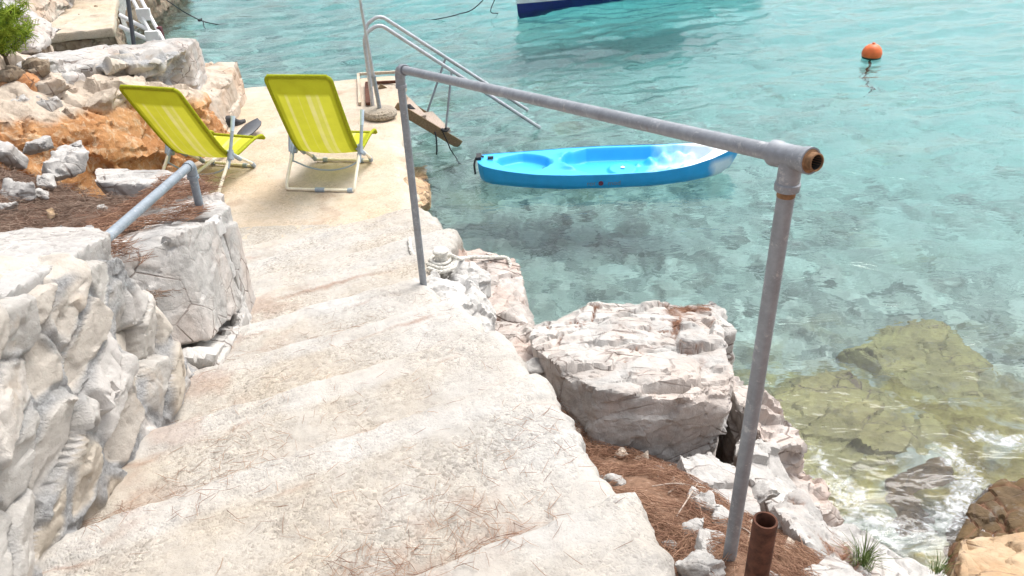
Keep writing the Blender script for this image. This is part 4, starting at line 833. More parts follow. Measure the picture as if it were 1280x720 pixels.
b = MB(); b.tube(curve([(-KL/2+.06, .05, .235), (-KL/2-.0, .03, .25), (-KL/2-.035, -.02, .19), (-KL/2-.03, -.05, .09)], 6), .010, 8); b.box((-KL/2+.01, .03, .245), (.05, .11, .03)); b.box((-KL/2+.13, .02, .235), (.06, .03, .02)); b.build('carry_handle', 'black', kay)
b = MB(); b.tube(curve([(KL/2-.19, -.02, .325), (KL/2-.16, -.0, .345), (KL/2-.10, .0, .34)], 6), .008, 8); b.box((KL/2-.19, -.02, .33), (.03, .03, .05)); b.build('carry_handle', 'black', kay)
def text_mesh(txt, size, mat, name, parent, mtx, ext=.0012):
    cu = bpy.data.curves.new('txt', 'FONT'); cu.body = txt; cu.size = size; cu.extrude = ext; cu.align_x = 'CENTER'; cu.align_y = 'CENTER'
    ob = bpy.data.objects.new('txt', cu); COL.objects.link(ob); dg = bpy.context.evaluated_depsgraph_get()
    me = bpy.data.meshes.new_from_object(ob.evaluated_get(dg)); bpy.data.objects.remove(ob); me.transform(mtx); me.materials.clear(); me.materials.append(MAT[mat])
    o = bpy.data.objects.new(name, me); COL.objects.link(o); o.parent = parent; return o
MAT['logo'] = simple_mat('grey_lettering', (.17, .26, .36), .6, 0, .1, 30, .02)
MAT['logo_red'] = simple_mat('dark_red_emblem', (.16, .03, .06), .6, 0, .1, 30, .02)
def side_mtx(tx, z):
    y = -float(kw(tx)); i = np.argmin(np.abs(np.linspace(0, 1, nx)-tx)); row = np.stack([Yh[i], Zh[i]], 1); row = row[row[:, 0] < 0]; k = np.argmin(np.abs(row[:, 1]-z)); yy_ = row[k, 0]
    sl_ = (float(kw(tx+.03))-float(kw(tx-.03)))/(.06*KL)
    up = arr(row[max(k-2, 0)])-arr(row[min(k+2, len(row)-1)]); up = arr((0, up[0], up[1])); up *= np.sign(up[2]); up /= np.linalg.norm(up)
    ex = arr((1, -sl_, 0)); ex -= up*(ex@up); ex /= np.linalg.norm(ex); nz = np.cross(ex, up); pz = arr(((tx-.5)*KL, yy_, row[k, 1]))+nz*.004
    return Matrix(((ex[0], up[0], nz[0], pz[0]), (ex[1], up[1], nz[1], pz[1]), (ex[2], up[2], nz[2], pz[2]), (0, 0, 0, 1)))
text_mesh('rot', .07, 'logo', 'lettering', kay, side_mtx(.420, .075)); text_mesh('mod', .07, 'logo', 'lettering', kay, side_mtx(.505, .075))
b = MB(); b.lathe([(0, .002), (.024, .002), (.025, 0), (.025, -.004)], (0, 0, 0), 20); o = b.build('emblem', 'logo_red', kay); o.matrix_local = side_mtx(.456, .075)

# ------------------------------------------------------------------ bathing ladder
lad = thing('bathing_ladder', 'wooden bathing ladder with two bent galvanised handrails going into the water', 'ladder', (-1.1, 8.3, PZ))
e = arr((.93, .36, 0)); e /= np.linalg.norm(e); pe = arr((-e[1], e[0], 0))
S = at(506, 140, .50); wL = .72
dn = arr((e[0], e[1], -.82)); dn /= np.linalg.norm(dn)
for s in (0, 1):
    b = MB(); st_ = S+pe*wL*s; b.beam(st_-dn*.12, st_+dn*.76, .035, .10, up=(0, 0, 1)); b.build('stringer', 'wood', lad, world=True, smooth=False, bevel=.004)
for k, dd in enumerate((.18, .52)):
    b = MB(); q = S+dn*dd+pe*.0; b.beam(q+pe*.02+arr((0, 0, .02)), q+pe*(wL-.02)+arr((0, 0, .02)), (.20), .03, up=(0, 0, 1)); b.build('tread', 'wood_pale', lad, world=True, smooth=False, bevel=.004)
for s, (bp, top1, top2, end) in enumerate([((466, 131), (465, 52), (492, 35), (675, 160)), ((466, 106), (463, 40), (486, 13), (660, 138))]):
    B = at(*bp, PZ); E_ = at(*end, .02)
    hd = (E_-B); hd[2] = 0; hd /= np.linalg.norm(hd)
    tz = PZ
    # height where the tube turns
    def onvert(py):
        lo, hi = PZ, 3.0
        for _ in range(40):
            m = (lo+hi)/2; w_ = arr((B[0], B[1], m))-CAM; y_ = 360+F*(w_@c_d)/(w_@c_f)
            if y_ > py: lo = m
            else: hi = m
        return lo
    z1 = onvert(top1[1]-8)
    T = arr((B[0], B[1], z1)); 
    A1_ = T+hd*.17+arr((0, 0, .10)); 
    pts = bend([B-arr((0, 0, .05)), T, A1_, E_], .16, 10)
    b = MB(); b.tube(pts, .0205, 14); b.build('handrail', 'galv_light', lad, world=True)
    for fr_ in (.42,):
        P_ = A1_*(1-fr_)+E_*fr_; Q_ = S+pe*wL*s+dn*(.55 if fr_ < .5 else 1.0); Q_ = Q_ if fr_ < .5 else P_-arr((.16, .06, .30))
        b = MB(); b.tube([P_, Q_], .013, 10); b.build('strut', 'galv', lad, world=True)
tw = S+dn*.55-pe*.02+arr((0, 0, .06)); rp = [tw+arr((.035*math.cos(k*1.1)+random.uniform(-.012, .012), .03*math.sin(k*1.1), .012*math.sin(k*2.3)+.02)) for k in range(22)]
rp2 = [S+dn*.14+pe*(.18+.02*k)+arr((.05*math.sin(k*1.7), .03*math.cos(k*2.1), .05)) for k in range(9)]
b = MB(); b.tube(curve(rp, 4), .009, 8); b.tube(curve(rp2, 5), .009, 8); b.tube(curve([rp2[-1], S+dn*.36+pe*.12+arr((0, 0, .03)), S+dn*.40-pe*.03+arr((0, 0, -.05)), S+dn*.38-pe*.05+arr((0, 0, -.34))], 6), .009, 8); b.tube(curve([rp[-1], tw+arr((.03, -.04, -.15)), tw+arr((.09, -.08, -.36)), tw+arr((.16, -.10, -.6))], 6), .007, 8)
o = b.build('rope', 'black', None); tag(o, 'black rope tangled on the treads and handrail of the bathing ladder', 'rope')
# the recess the ladder is fixed in
b = MB(); q0, q1, q2, q3 = at(450, 131, PZ+.004), at(502, 128, PZ+.004), at(500, 91, PZ+.004), at(448, 94, PZ+.004)
for a_, b_ in ((q0, q3), (q3, q2)): b.beam(a_+arr((0, 0, .012)), b_+arr((0, 0, .012)), .03, .03)
o = b.build('formwork_edge', 'platform', None, smooth=False); tag(o, 'thin raised concrete rim around the ladder fixing on the platform', 'concrete rim')
b = MB(); b.beam(at(457, 104, PZ+.02), at(500, 102, PZ+.02), .025, .03); b.beam(at(459, 105, PZ+.02), at(460, 130, PZ+.02), .05, .03); o = b.build('angle_iron', 'rust', None, smooth=False); tag(o, 'rusty angle iron let into the platform behind the parasol pole', 'iron bar')

# parasol stand ---------------------------------------------------------------
pb_ = at(476, 146, PZ); par = thing('parasol_stand', 'thin parasol pole in a round pebbled stone foot on the platform', 'parasol stand', pb_)
b = MB(); b.lathe([(0, 0), (.15, 0), (.172, .02), (.175, .045), (.155, .075), (.10, .09), (.03, .095), (0, .095)], (0, 0, 0), 36); b.build('foot', 'granite', par)
ptop = arr((-.10, .0, 2.1)); b = MB(); b.tube([(0, 0, .08), (-.02, 0, .42)], .021, 14); b.lathe([(.021, 0), (.026, .002), (.026, .02), (.02, .022)], (-.0195, 0, .41), 14, (-.02, 0, .34)); b.build('sleeve', 'galv', par)
b = MB(); b.tube([(-.015, 0, .35), ptop], .0145, 12); b.build('pole', 'cream_old', par) if 'cream_old' in MAT else b.build('pole', 'galv_light', par)

# paddle and shoe -------------------------------------------------------------
pa, pb2 = at(224, 233, PZ+.03), at(298, 175, PZ+.05); dr = (pb2-pa)/np.linalg.norm(pb2-pa); sd = np.cross(dr, (0, 0, 1.)); sd /= np.linalg.norm(sd)
pad = thing('paddle', 'paddle with dark blades and a white shaft lying under the left lounger', 'paddle', pa*arr((1, 1, 0))+arr((0, 0, PZ)))
b = MB(); b.tube([pa, pb2], .0155, 14); b.build('shaft', 'white', pad, world=True)
b = MB(); b.tube([pa-dr*.12, pa+dr*.01], .019, 14); b.build('grip', 'black', pad, world=True)
b = MB(); n1 = 14
prof = [(0, .022), (.06, .06), (.14, .085), (.24, .095), (.33, .088), (.39, .06), (.42, .015)]
for kk, up_ in ((0, 1), ): 
    top_, bot_ = [], []
    for i, (l, w_) in enumerate(prof):
        for k in range(9):
            u = k/4-1; zz = .035+.018*(1-u*u)*1+l*.10
            top_.append(pb2+dr*(l-.01)+sd*w_*u*.9+arr((0, 0, zz-.03))); bot_.append(pb2+dr*(l-.01)+sd*w_*u*.9+arr((0, 0, zz-.042)))
    f = [tuple(q) for q in grid_faces(len(prof), 9)]; nn_ = len(top_); b.add(top_+bot_, f+[tuple(reversed([i+nn_ for i in q])) for q in f])
    for i in range(len(prof)-1):
        for c_ in (0, 8): b.add([top_[i*9+c_], top_[(i+1)*9+c_], bot_[(i+1)*9+c_], bot_[i*9+c_]], [(0, 1, 2, 3)])
b.build('blade', 'blade', pad, world=True)
sh = at(291, 156, PZ); sh_ = thing('shoe', 'black water shoe lying on the platform beyond the paddle', 'shoe', sh, R(35))
V = []; 
for i in range(15):
    t = i/14; w_ = .045*math.sin(math.pi*min(.97, .1+t*.86))**.45*(1+.18*math.sin(t*3)); h_ = (.105-.02*math.sin(t*9)*.3 if t < .42 else .105-.075*sstep(.42, .85, np.array([t]))[0])
    for k in range(14):
        a_ = 2*math.pi*k/14; V.append(((t-.5)*.27, w_*math.cos(a_)*(1 if math.sin(a_) < 0 else .85), max(.012, h_/2+h_/2*math.sin(a_))))
b = MB(); F_ = []
for i in range(14):
    for k in range(14): F_.append((i*14+k, i*14+(k+1) % 14, (i+1)*14+(k+1) % 14, (i+1)*14+k))
b.add(V, F_+[tuple(range(14))[::-1], tuple(range(14*14, 15*14))]); b.build('upper', 'black', sh_)
b = MB(); ol = [(math.cos(t)*.14, math.sin(t)*(.048 if math.cos(t) > 0 else .04)) for t in np.linspace(0, 2*math.pi, 28, endpoint=False)]
b.add([(x, y, z) for z in (0, .018) for x, y in ol], [tuple(range(28))[::-1], tuple(range(28, 56))]+[(k, (k+1) % 28, 28+(k+1) % 28, 28+k) for k in range(28)]); b.build('sole', 'blade', sh_)

# mooring bollard and its rope ---------------------------------------------------
stz = lambda x, y: steps_z(x, y)+.016*fbm(P3(x, y)*3.5, 63, 3)+.006*fbm(P3(x, y)*16, 64, 3)
ons = lambda px, py, dz=.014: on_land(px, py, stz, 1.05)+arr((0, 0, dz))
bz = ons(552, 328, 0)
bol = MB(); bol.lathe([(.042, -.05), (.038, .0), (.034, .02), (.033, .055), (.042, .062), (.043, .075), (.036, .082), (0, .084)], bz, 24); o = bol.build('mooring_bollard', 'white_worn' if 'white_worn' in MAT else 'rope', None, base=bz); tag(o, 'short white mooring bollard on the ledge', 'bollard')
rock('concrete_lump', [blob(bz+arr((.12, .0, -.30)), (.30, .40, .27), .4, 501, 16)], 'mound', .008, 503, (.1, .1, .1), chip=.008, tilt=.14, crack=.006, fb=.02, fine=.005, label='whitish concrete lump beside the mooring bollard', cat='concrete')
def twist_rope(pts, r, name, label):
    P_ = curve(pts, 14); b = MB()
    for s in range(3):
        Q = []
        for i, q in enumerate(P_):
            tq_ = P_[min(i+1, len(P_)-1)]-P_[max(i-1, 0)]; tq_ = tq_/np.linalg.norm(tq_); u = np.cross(tq_, (0, 0, 1.)); u /= (np.linalg.norm(u)+1e-9); w_ = np.cross(u, tq_); an = i*.55+s*2.094
            Q.append(q+(u*math.cos(an)+w_*math.sin(an))*r*.52)
        b.tube(Q, r*.62, 7)
    o = b.build(name, 'rope', None); return tag(o, label, 'rope')
rr_ = .056
coil = [bz+arr((rr_*math.cos(t)*(1+.1*math.sin(t*3)), rr_*math.sin(t), .012+.008*t/6.28)) for t in np.linspace(.4, 2.2*math.pi, 18)]
loose = [ons(512, 300), ons(515, 318), ons(530, 330), ons(545, 337), ons(558, 338), ons(569, 331)]
twist_rope(coil+[bz+arr((.10, -.02, .03))]+[at(582, 322, 1.03), at(600, 321.5, 1.0), at(620, 321.5, .975), at(632, 322, .955), at(637, 328, .94), at(639, 340, .88), at(645, 352, .6)], .0105, 'mooring_rope', 'white twisted rope leading from the bollard over the ledge edge')
twist_rope(loose+[ons(566, 338), ons(550, 343), ons(535, 338)], .0105, 'mooring_rope', 'loose white rope loop lying on the steps by the bollard')

# buoy -----------------------------------------------------------------------
bu = at(1090, 66, .06); buoy = thing('buoy', 'orange ball buoy floating in the open water', 'buoy', (bu[0], bu[1], 0))
b = MB(); b.lathe([(max(1e-4, .135*math.sin(t)), .05-.135*math.cos(t)) for t in np.linspace(math.pi*.40, math.pi, 18)], (0, 0, 0), 32); b.lathe([(.0, .2), (.02, .2), (.022, .18)], (0, 0, 0), 12); b.build('float', 'orange', buoy)
b = MB(); b.lathe([(max(1e-4, .137*math.sin(t)), .05-.137*math.cos(t)) for t in np.linspace(0, math.pi*.42, 10)], (0, 0, 0), 32); b.lathe([(.02, -.08), (.02, -1.6)], (0, 0, 0), 8); b.build('weedy_bottom', 'green_weed', buoy)

# moored boat -------------------------------------------------------------------
b0 = at(647, 17, 0.0); boat = thing('moored_boat', 'white boat with a navy blue bottom moored at the top of the view', 'boat', b0, R(31))
def loft(name, mat, ring, par, **kw):
    nr_, nc_ = len(ring), len(ring[0]); b = MB(); b.add([q for r_ in ring for q in r_], [tuple(q) for q in grid_faces(nr_, nc_)]); return b.build(name, mat, par)
BL = 5.4
def beam_(s): return .02+.93*(1-(1-min(1, s/.5))**2.2)*(1-.18*max(0, s-.5)/.5)
def sheer_(s): return 1.02-.42*s+.12*s*s
def station(s, zs):
    out = []
    for z in zs:
        h = (z+.30)/(sheer_(s)+.30); w_ = beam_(s)*(max(0, h))**(.42+.25*(1-s)); x = s*BL-.10*(h-.3)*(1-s)**3
        out.append((x, w_, z))
    return out
ss = np.linspace(0, 1, 40)
def band(lo, hi, n=8):
    ring = []
    for s in ss:
        zs = [lo(s)+(hi(s)-lo(s))*k/(n-1) for k in range(n)]; st = station(s, zs)
        ring.append([(x, -w_, z) for x, w_, z in st]+[(x, w_, z) for x, w_, z in st[::-1]] if False else [(x, -w_, z) for x, w_, z in st])
    return ring
wl = lambda s: .17-.05*s
for nm, mt, lo, hi in (('bottom', 'navy', lambda s: -.299, wl), ('topsides', 'white', wl, sheer_)):
    rg = band(lo, hi); b = MB(); n_ = len(rg[0])
    b.add([q for r_ in rg for q in r_], [tuple(q) for q in grid_faces(len(rg), n_)]); b.add([(x, -y, z) for r_ in rg for x, y, z in r_], [tuple(q[::-1]) for q in grid_faces(len(rg), n_)])
    last = rg[-1]; b.add([(x, y, z) for x, y, z in last]+[(x, -y, z) for x, y, z in last], [(k, k+1, n_+k+1, n_+k) for k in range(n_-1)]); b.build(nm, mt, boat)
b = MB(); rg = [[(s*BL-.07*(1-s)**3, u*beam_(s)*.97, sheer_(s)-.06) for u in np.linspace(-1, 1, 5)] for s in ss]; b.add([q for r_ in rg for q in r_], [tuple(q) for q in grid_faces(len(rg), 5)]); b.build('deck', 'white', boat)
b = MB(); b.tube([(s*BL-.07*(1-s)**3, -beam_(s), sheer_(s)) for s in ss], .025, 8); b.tube([(s*BL-.07*(1-s)**3, beam_(s), sheer_(s)) for s in ss], .025, 8); b.build('rub_rail', 'navy', boat)
b = MB(); V = [(1.7, -.55, .8), (3.6, -.62, .7), (3.6, .62, .7), (1.7, .55, .8), (2.0, -.48, 1.75), (3.5, -.54, 1.8), (3.5, .54, 1.8), (2.0, .48, 1.75)]; b.add(V, [(0, 1, 5, 4), (1, 2, 6, 5), (2, 3, 7, 6), (3, 0, 4, 7), (4, 5, 6, 7)]); cb = b.build('cabin', 'white', boat, smooth=False, bevel=.04)
b = MB(); b.add([(2.05, -.545, 1.2), (3.4, -.600, 1.2), (3.4, -.572, 1.6), (2.15, -.52, 1.6)], [(0, 1, 2, 3)]); b.build('window', 'glassd', cb, smooth=False)
b = MB(); st0 = arr((b0[0], b0[1], .75)); bb = arr(b0)
b.tube(curve([bb+arr((-.05, .0, .85)), at(598, 6, .35), at(572, 18, .10), at(545, 24, .02), at(528, 26, -.02), at(500, 26, -.06)], 8), .009, 7); o = b.build('mooring_line', 'black', None); tag(o, 'thin dark line running from the moored boat to the left into the water', 'rope')
b = MB(); b.tube(curve([bb+arr((-.05, .0, .8)), at(614, 10, .18), at(622, 17, .0), at(623, 22, -.1)], 8), .008, 7); o = b.build('mooring_line', 'black', None); tag(o, 'short dark line dropping steeply into the water in front of the moored boat', 'rope')
b = MB(); b.tube(curve([at(186, -14, 1.0), at(208, 0, .62), at(232, 16, .25), at(252, 26, .06), at(268, 30, .02), at(286, 32, -.05)], 8), .010, 7)
b.tube(curve([at(250, 25, .08)+arr((.03*math.sin(k*2.1), .03*math.cos(k*1.7), .02*math.sin(k*3.))) for k in range(10)], 4), .012, 7); b.tube(curve([at(254, 26, .06), at(255, 33, .0), at(258, 40, -.08)], 6), .009, 7)
o = b.build('mooring_line', 'black', None); tag(o, 'dark knotted line coming down into the sea at the upper left', 'rope')

# white ladder and dark pole by the pier --------------------------------------------
wlad = thing('white_ladder', 'white tubular bathing ladder by the grey pier wall', 'ladder', at(198, 50, .2))
def hz_(px, py, y):  # the point of the pixel's ray at the distance y
    v = ray(px, py); return CAM+v*(y/v[1])
for a_, b_ in (((160, -12), (193, 50)), ((170, -12), (203, 48))):
    b = MB(); b.tube([hz_(*a_, 12.35), hz_(*b_, 11.85), hz_(b_[0]+4, b_[1]+12, 11.75)], .026, 12); b.build('rail', 'white', wlad, world=True)
for a_, b_ in (((150, 19), (190, 40)), ((150, 33), (190, 52))):
    b = MB(); b.tube([hz_(*a_, 12.2), hz_(*b_, 11.95)], .030, 12); b.build('strut', 'white', wlad, world=True)
for px, py, yy_ in ((180, 18, 12.08), (191, 46, 11.86)):
    b = MB(); b.box(hz_(px, py, yy_), (.20, .05, .17)); b.build('plate', 'white', wlad, world=True, smooth=False, bevel=.01)
b = MB(); b.box(hz_(201, 42, 11.95), (.07, .06, .2)); o = b.build('end_cap', 'maroon', wlad, world=True, smooth=False, bevel=.01)
b = MB(); b.tube([hz_(158, -15, 12.0), hz_(168, 60, 11.7)], .030, 10); o = b.build('pole', 'blade', None); tag(o, 'dark grey pole in front of the white ladder', 'pole')

# ------------------------------------------------------------------ needles, twigs and plants
def needles(name, pts, nrm, length, width, mat, label, spread=.5, lift=.01, kind='stuff', parent=None, cat=None):
    P_ = np.asarray(pts); n = len(P_); N_ = np.asarray(nrm)
    N_ = N_/np.linalg.norm(N_, axis=1)[:, None]; a = rng.uniform(0, 2*math.pi, n)
    T0 = np.stack([np.cos(a), np.sin(a), rng.normal(0, spread, n)], 1); T0 = T0-N_*(T0*N_).sum(1)[:, None]*(1-spread*.5); T0 /= np.linalg.norm(T0, axis=1)[:, None]
    S0 = np.cross(T0, N_); S0 /= np.linalg.norm(S0, axis=1)[:, None]+1e-9
    ln_ = length*rng.uniform(.55, 1.2, n)[:, None]; c = P_+N_*(rng.uniform(0, 1, n)*lift+.002)[:, None]; bd = N_*(rng.normal(0, .03, n)[:, None]*ln_)+S0*(rng.normal(0, .045, n)[:, None]*ln_)
    A_ = c-T0*ln_/2; B_ = c+bd; C_ = c+T0*ln_/2; w_ = width*rng.uniform(.7, 1.3, n)[:, None]
    vs = []
    for q, k in ((A_, .8), (B_, 1.), (C_, .4)):
        for an in (0, 2.094, 4.189): vs.append(q+(S0*math.cos(an)+N_*math.sin(an))*w_*k*.5)
    V = np.stack(vs, 1).reshape(-1, 3); base = (np.arange(n)*9)[:, None]; fs = []
    for s in (0, 3):
        for k in range(3): fs.append(np.concatenate([base+s+k, base+s+(k+1) % 3, base+s+3+(k+1) % 3, base+s+3+k], 1))
    o = np_mesh(name, V-(np.array(parent.location) if parent else 0), np.concatenate(fs), mat, {'tone': np.repeat(np.clip(rng.normal(.5, .28, n), 0, 1), 9)}, smooth=False, parent=parent)
    if parent is None: o['kind'] = kind; o['label'] = label; o['category'] = cat or 'needles'
    return o
def surf_n(fn, x, y):
    h = .03; dx = (fn(x+h, y)-fn(x-h, y))/(2*h); dy = (fn(x, y+h)-fn(x, y-h))/(2*h); N_ = np.stack([-dx, -dy, np.ones_like(dx)], 1); return N_/np.linalg.norm(N_, axis=1)[:, None]
def scatter(fn, n, boxes, dens=None):
    xs_, ys_ = [], []
    for (x0, x1, y0, y1, w_) in boxes:
        k = int(n*w_); xs_.append(rng.uniform(x0, x1, k)); ys_.append(rng.uniform(y0, y1, k))
    x = np.concatenate(xs_); y = np.concatenate(ys_)
    if dens is not None:
        m = rng.uniform(0, 1, len(x)) < dens(x, y); x, y = x[m], y[m]
    return np.stack([x, y, fn(x, y)], 1), surf_n(fn, x, y)
Pn, Nn = scatter(gfn, 26000, [(.05, 1.05, 1.2, 2.75, 1.)], lambda x, y: sstep(-.35, .25, fbm(P3(x, y)*3, 111, 3)+.1)*(x > np.interp(y, ry, rx)-.02)*(gfn(x, y) > .6))
needles('pine_needles', Pn, Nn, .085, .0017, 'needles', 'reddish brown pine needles heaped between the steps and the shore rocks', .28, .035)
tfn = lambda x, y: terrace_z(x, y)+.03*fbm(P3(x, y)*3, 103, 4)+.012*fbm(P3(x, y)*18, 104, 3)
Pn, Nn = scatter(tfn, 26000, [(-3.8, -1.35, 2.35, 4.7, 1.)], lambda x, y: (y < np.interp(x, TEX, TEY))*sstep(-.5, .15, fbm(P3(x, y)*3, 113, 3)+.15))
needles('pine_needles', Pn, Nn, .09, .0024, 'needles_grey', 'greyish brown pine needles covering the soil behind the retaining wall', .3, .03)
blk = lambda x, y: np.interp(y, [2.7, 2.86, 3.3, 3.75], [1.94, 1.925, 1.82, 1.75])
Pn, Nn = scatter(blk, 5200, [(-1.78, -1.36, 2.62, 3.85, 1.)], lambda x, y: sstep(-.1, .3, fbm(P3(x, y)*4, 117, 3)+(-1.46-x)*2.2))
needles('pine_needles', Pn+arr((0, 0, .004)), Nn, .085, .0022, 'needles', 'pine needles drifted over the top of the big squared blocks', .2, .025)
stf = lambda x, y: steps_z(x, y)+.016*fbm(P3(x, y)*3.5, 63, 3)+.006*fbm(P3(x, y)*16, 64, 3)
spots = [(at(480, 705, 1.9), .16, 190), (at(610, 655, 1.88), .14, 110), (at(570, 640, 1.85), .13, 60), (at(440, 690, 1.9), .12, 80), (at(125, 632, 1.78), .09, 110), (at(240, 600, 1.78), .18, 90), (at(300, 560, 1.7), .18, 70), (at(560, 640, 1.85), .45, 110), (at(350, 560, 1.75), .6, 80), (at(250, 460, 1.45), .16, 120), (at(310, 370, 1.2), .2, 110), (at(440, 440, 1.5), .7, 160), (at(680, 560, 1.78), .25, 90)]
xs_, ys_ = [], []
for q, w_, n_ in spots: xs_.append(rng.normal(q[0], w_*.55, n_)); ys_.append(rng.normal(q[1], w_*.55, n_))
x = np.concatenate(xs_); y = np.concatenate(ys_); m = (x < np.interp(y, ry, rx)-.03) & (x > -1.16-.1*(y > 2)); x, y = x[m], y[m]
needles('pine_needles', np.stack([x, y, stf(x, y)+.003], 1), surf_n(stf, x, y), .055, .0013, 'needles', 'loose pine needles scattered over the concrete steps', .08, .006)
if NEEDLE_SPOTS:
    Pn = np.concatenate([a_ for a_, _ in NEEDLE_SPOTS]); Nn = np.concatenate([n_ for _, n_ in NEEDLE_SPOTS]); needles('pine_needles', Pn, Nn, .065, .0016, 'needles', 'rusty pine needles caught in the cracks of the shore rocks', .12, .012)
# small stones on the soil terrace
TS = [(46, 190, .20, 'pale angular stone on the needle slope, upper left of the others'), (82, 214, .34, 'largest grey slab stone standing on the needle slope'), (58, 232, .16, 'white wedge stone below the large grey slab on the needles'), (25, 245, .24, 'grey stone lying flat on the needle slope by the wall cap'), (16, 262, .18, 'grey weathered stone at the left edge by the wall cap'), (52, 248, .12, 'small white stone in the middle of the needle slope'),
      (150, 278, .10, 'small pale stone beside the short pipe rail'), (128, 262, .08, 'pebble on the needles above the short pipe rail'), (8, 205, .30, 'white rock at the left edge on top of the needle slope'), (98, 190, .15, 'white pebble near the crest of the needle slope'), (66, 270, .09, 'ochre pebble just behind the wall cap'), (140, 288, .07, 'ochre chip where the short rail meets the wall cap')]
for k, (px, py, sz, lab) in enumerate(TS):
    q = at(px, py, 1.8)
    for _ in range(6): q = at(px, py, float(tfn(np.array([q[0]]), np.array([q[1]]))[0]))
    rock('stone', [blob(q-arr((0, 0, sz*.2)), (sz, sz*.75, sz*.62), k*1.1, 520+k)], 'grey_rock' if 'grey' in lab else ('ochre_rock' if 'ochre' in lab else 'white_rock'), max(.007, sz*.035), 540+k, (.1, .1, .06), chip=.004, tilt=.12, crack=.003, fb=sz*.05, fine=.002, label=lab, cat='stone')
# green pine twig at the left edge
tq0 = at(8, 76, 1.66); tw_ = thing('pine_sapling', 'bright green young pine at the left frame edge', 'pine', tq0)
b = MB(); PT, NN = [], []
stem0 = arr(tq0)
brs = []
for k in range(26):
    a_ = rng.uniform(0, 2*math.pi); el = rng.uniform(.1, 1.2); L_ = rng.uniform(.18, .44); st_ = stem0+arr((0, 0, rng.uniform(0.02, .34)))
    en = st_+arr((math.cos(a_)*math.cos(el), math.sin(a_)*math.cos(el), math.sin(el)))*L_; brs.append((st_, en)); b.tube([st_, (st_+en)/2+arr((0, 0, .02)), en], [.009, .006, .003], 6)
    for i in range(150):
        t = rng.uniform(.25, 1.0); PT.append(st_*(1-t)+en*t+rng.normal(0, .02, 3)); NN.append(rng.normal(size=3))
b.tube([stem0-arr((0, 0, .15)), stem0+arr((0, 0, .4))], [.016, .008], 8); b.build('trunk', 'stem', tw_, world=True)
needles('foliage', PT, NN, .12, .006, 'green', '', .9, .01, parent=tw_)
def tuft(px, py, z, n, h, name, label):
    q = at(px, py, z); t = thing(name, label, 'grass', q); V, Fs, to = [], [], []
    for k in range(n):
        a_ = rng.uniform(0, 6.28); l = h*rng.uniform(.5, 1.1); d_ = arr((math.cos(a_), math.sin(a_), 0)); s_ = arr((-d_[1], d_[0], 0))*.0016; p0 = d_*rng.uniform(0, h*.35)
        o_ = len(V); le = rng.uniform(.2, .8)
        for f_, zz in ((0, 0), (.35, .6), (1., 1.)):
            c_ = p0+d_*l*le*f_**1.6+arr((0, 0, l*zz*.85)); wq = (1-f_*.85); V += [c_-s_*wq, c_+s_*wq, c_+d_*.0012*wq+arr((0, 0, .001))]
        for s in (0, 3): Fs += [(o_+s+i, o_+s+(i+1) % 3, o_+s+3+(i+1) % 3, o_+s+3+i) for i in range(3)]
        to += [rng.uniform(0, 1)]*9
    np_mesh('blades', V, Fs, 'grass', {'tone': to}, smooth=False, parent=t)
tuft(1078, 706, 1.30, 110, .10, 'grass_tuft', 'green grass tuft between the rocks at the bottom edge')
tuft(1172, 716, 1.2, 40, .07, 'grass_tuft', 'small green grass tuft on the rock left of the bottom right corner')
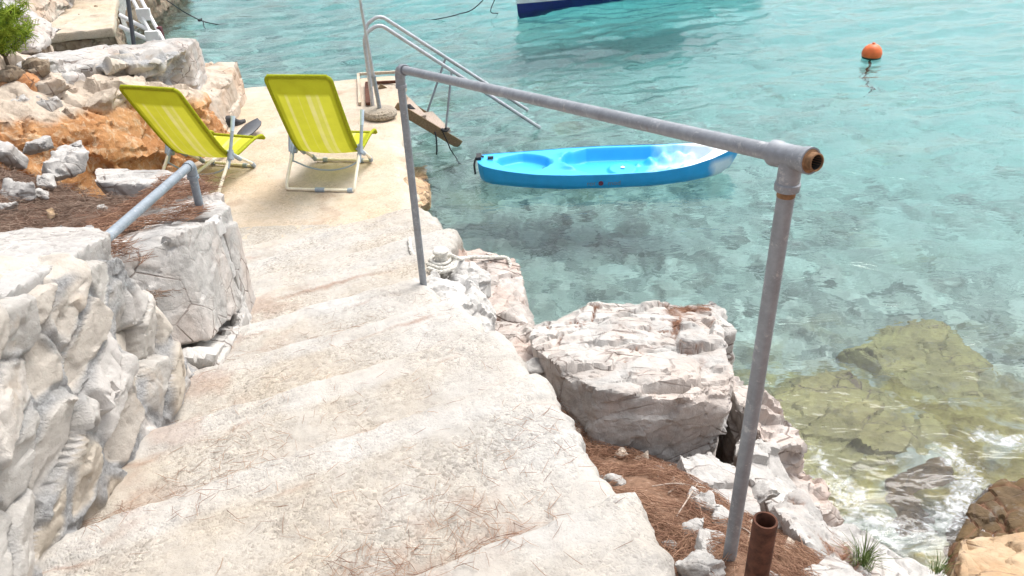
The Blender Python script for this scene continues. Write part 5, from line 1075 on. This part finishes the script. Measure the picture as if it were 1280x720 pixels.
# straw stalks in the needle patch
def gat(px, py):
    q = at(px, py, 1.3)
    for _ in range(8): q = at(px, py, float(gfn(np.array([q[0]]), np.array([q[1]]))[0]))
    return q
b = MB()
for a_, m_, c_ in (((822, 600), (832, 575), (845, 545)), ((815, 612), (845, 618), (880, 620)), ((845, 650), (860, 635), (872, 612)), ((880, 660), (925, 675), (945, 690)), ((835, 620), (868, 604), (850, 585))):
    q0, q1, q2 = gat(*a_), gat(*m_)+arr((0, 0, .05)), gat(*c_)+arr((0, 0, .04)); b.tube(curve([q0+arr((0, 0, .015)), q1, q2], 6), .0022, 6)
o = b.build('dry_stalks', 'straw' if 'straw' in MAT else 'wood_pale', None); tag(o, 'dry straw stalks and twigs lying on the needle patch', 'stalks', kind='stuff')

# ------------------------------------------------------------------ light
w = bpy.data.worlds.new('World'); scene.world = w; w.use_nodes = True; nt = w.node_tree; nt.nodes.clear()
SUN_EL, SUN_AZ = R(61), R(42)       # azimuth from +Y (out to sea) towards +X
sky = nt.nodes.new('ShaderNodeTexSky'); sky.sky_type = 'NISHITA'; sky.sun_disc = False; sky.sun_elevation = SUN_EL; sky.sun_rotation = SUN_AZ; sky.air_density = 1.; sky.dust_density = 5.; sky.ozone_density = 1.
hs = nt.nodes.new('ShaderNodeHueSaturation'); hs.inputs['Saturation'].default_value = .32; hs.inputs['Value'].default_value = 1.0
bg = nt.nodes.new('ShaderNodeBackground'); bg.inputs['Strength'].default_value = .15; wo = nt.nodes.new('ShaderNodeOutputWorld')
nt.links.new(sky.outputs[0], hs.inputs['Color']); nt.links.new(hs.outputs[0], bg.inputs['Color']); nt.links.new(bg.outputs[0], wo.inputs[0])
sl_ = bpy.data.lights.new('sun', 'SUN'); sl_.energy = 1.2; sl_.angle = R(32); sl_.color = (1, .96, .90)
so = bpy.data.objects.new('sun', sl_); COL.objects.link(so)
sd_ = Vector((math.sin(SUN_AZ)*math.cos(SUN_EL), math.cos(SUN_AZ)*math.cos(SUN_EL), math.sin(SUN_EL))); so.rotation_euler = sd_.to_track_quat('Z', 'Y').to_euler(); so.location = (0, 0, 20)
vs = scene.view_settings; scene.display_settings.display_device = 'sRGB'; vs.view_transform = 'Standard'; vs.look = 'None'; vs.exposure = .90; vs.gamma = 1; vs.use_curve_mapping = False
scene.render.engine = 'CYCLES'; cy = scene.cycles; cy.use_denoising = True; cy.denoising_prefilter = 'ACCURATE'; cy.denoising_input_passes = 'RGB_ALBEDO_NORMAL'; cy.max_bounces = 10; cy.diffuse_bounces = 3; cy.glossy_bounces = 4; cy.transmission_bounces = 8; cy.volume_bounces = 0; cy.caustics_refractive = True; cy.caustics_reflective = False; cy.sample_clamp_indirect = 6
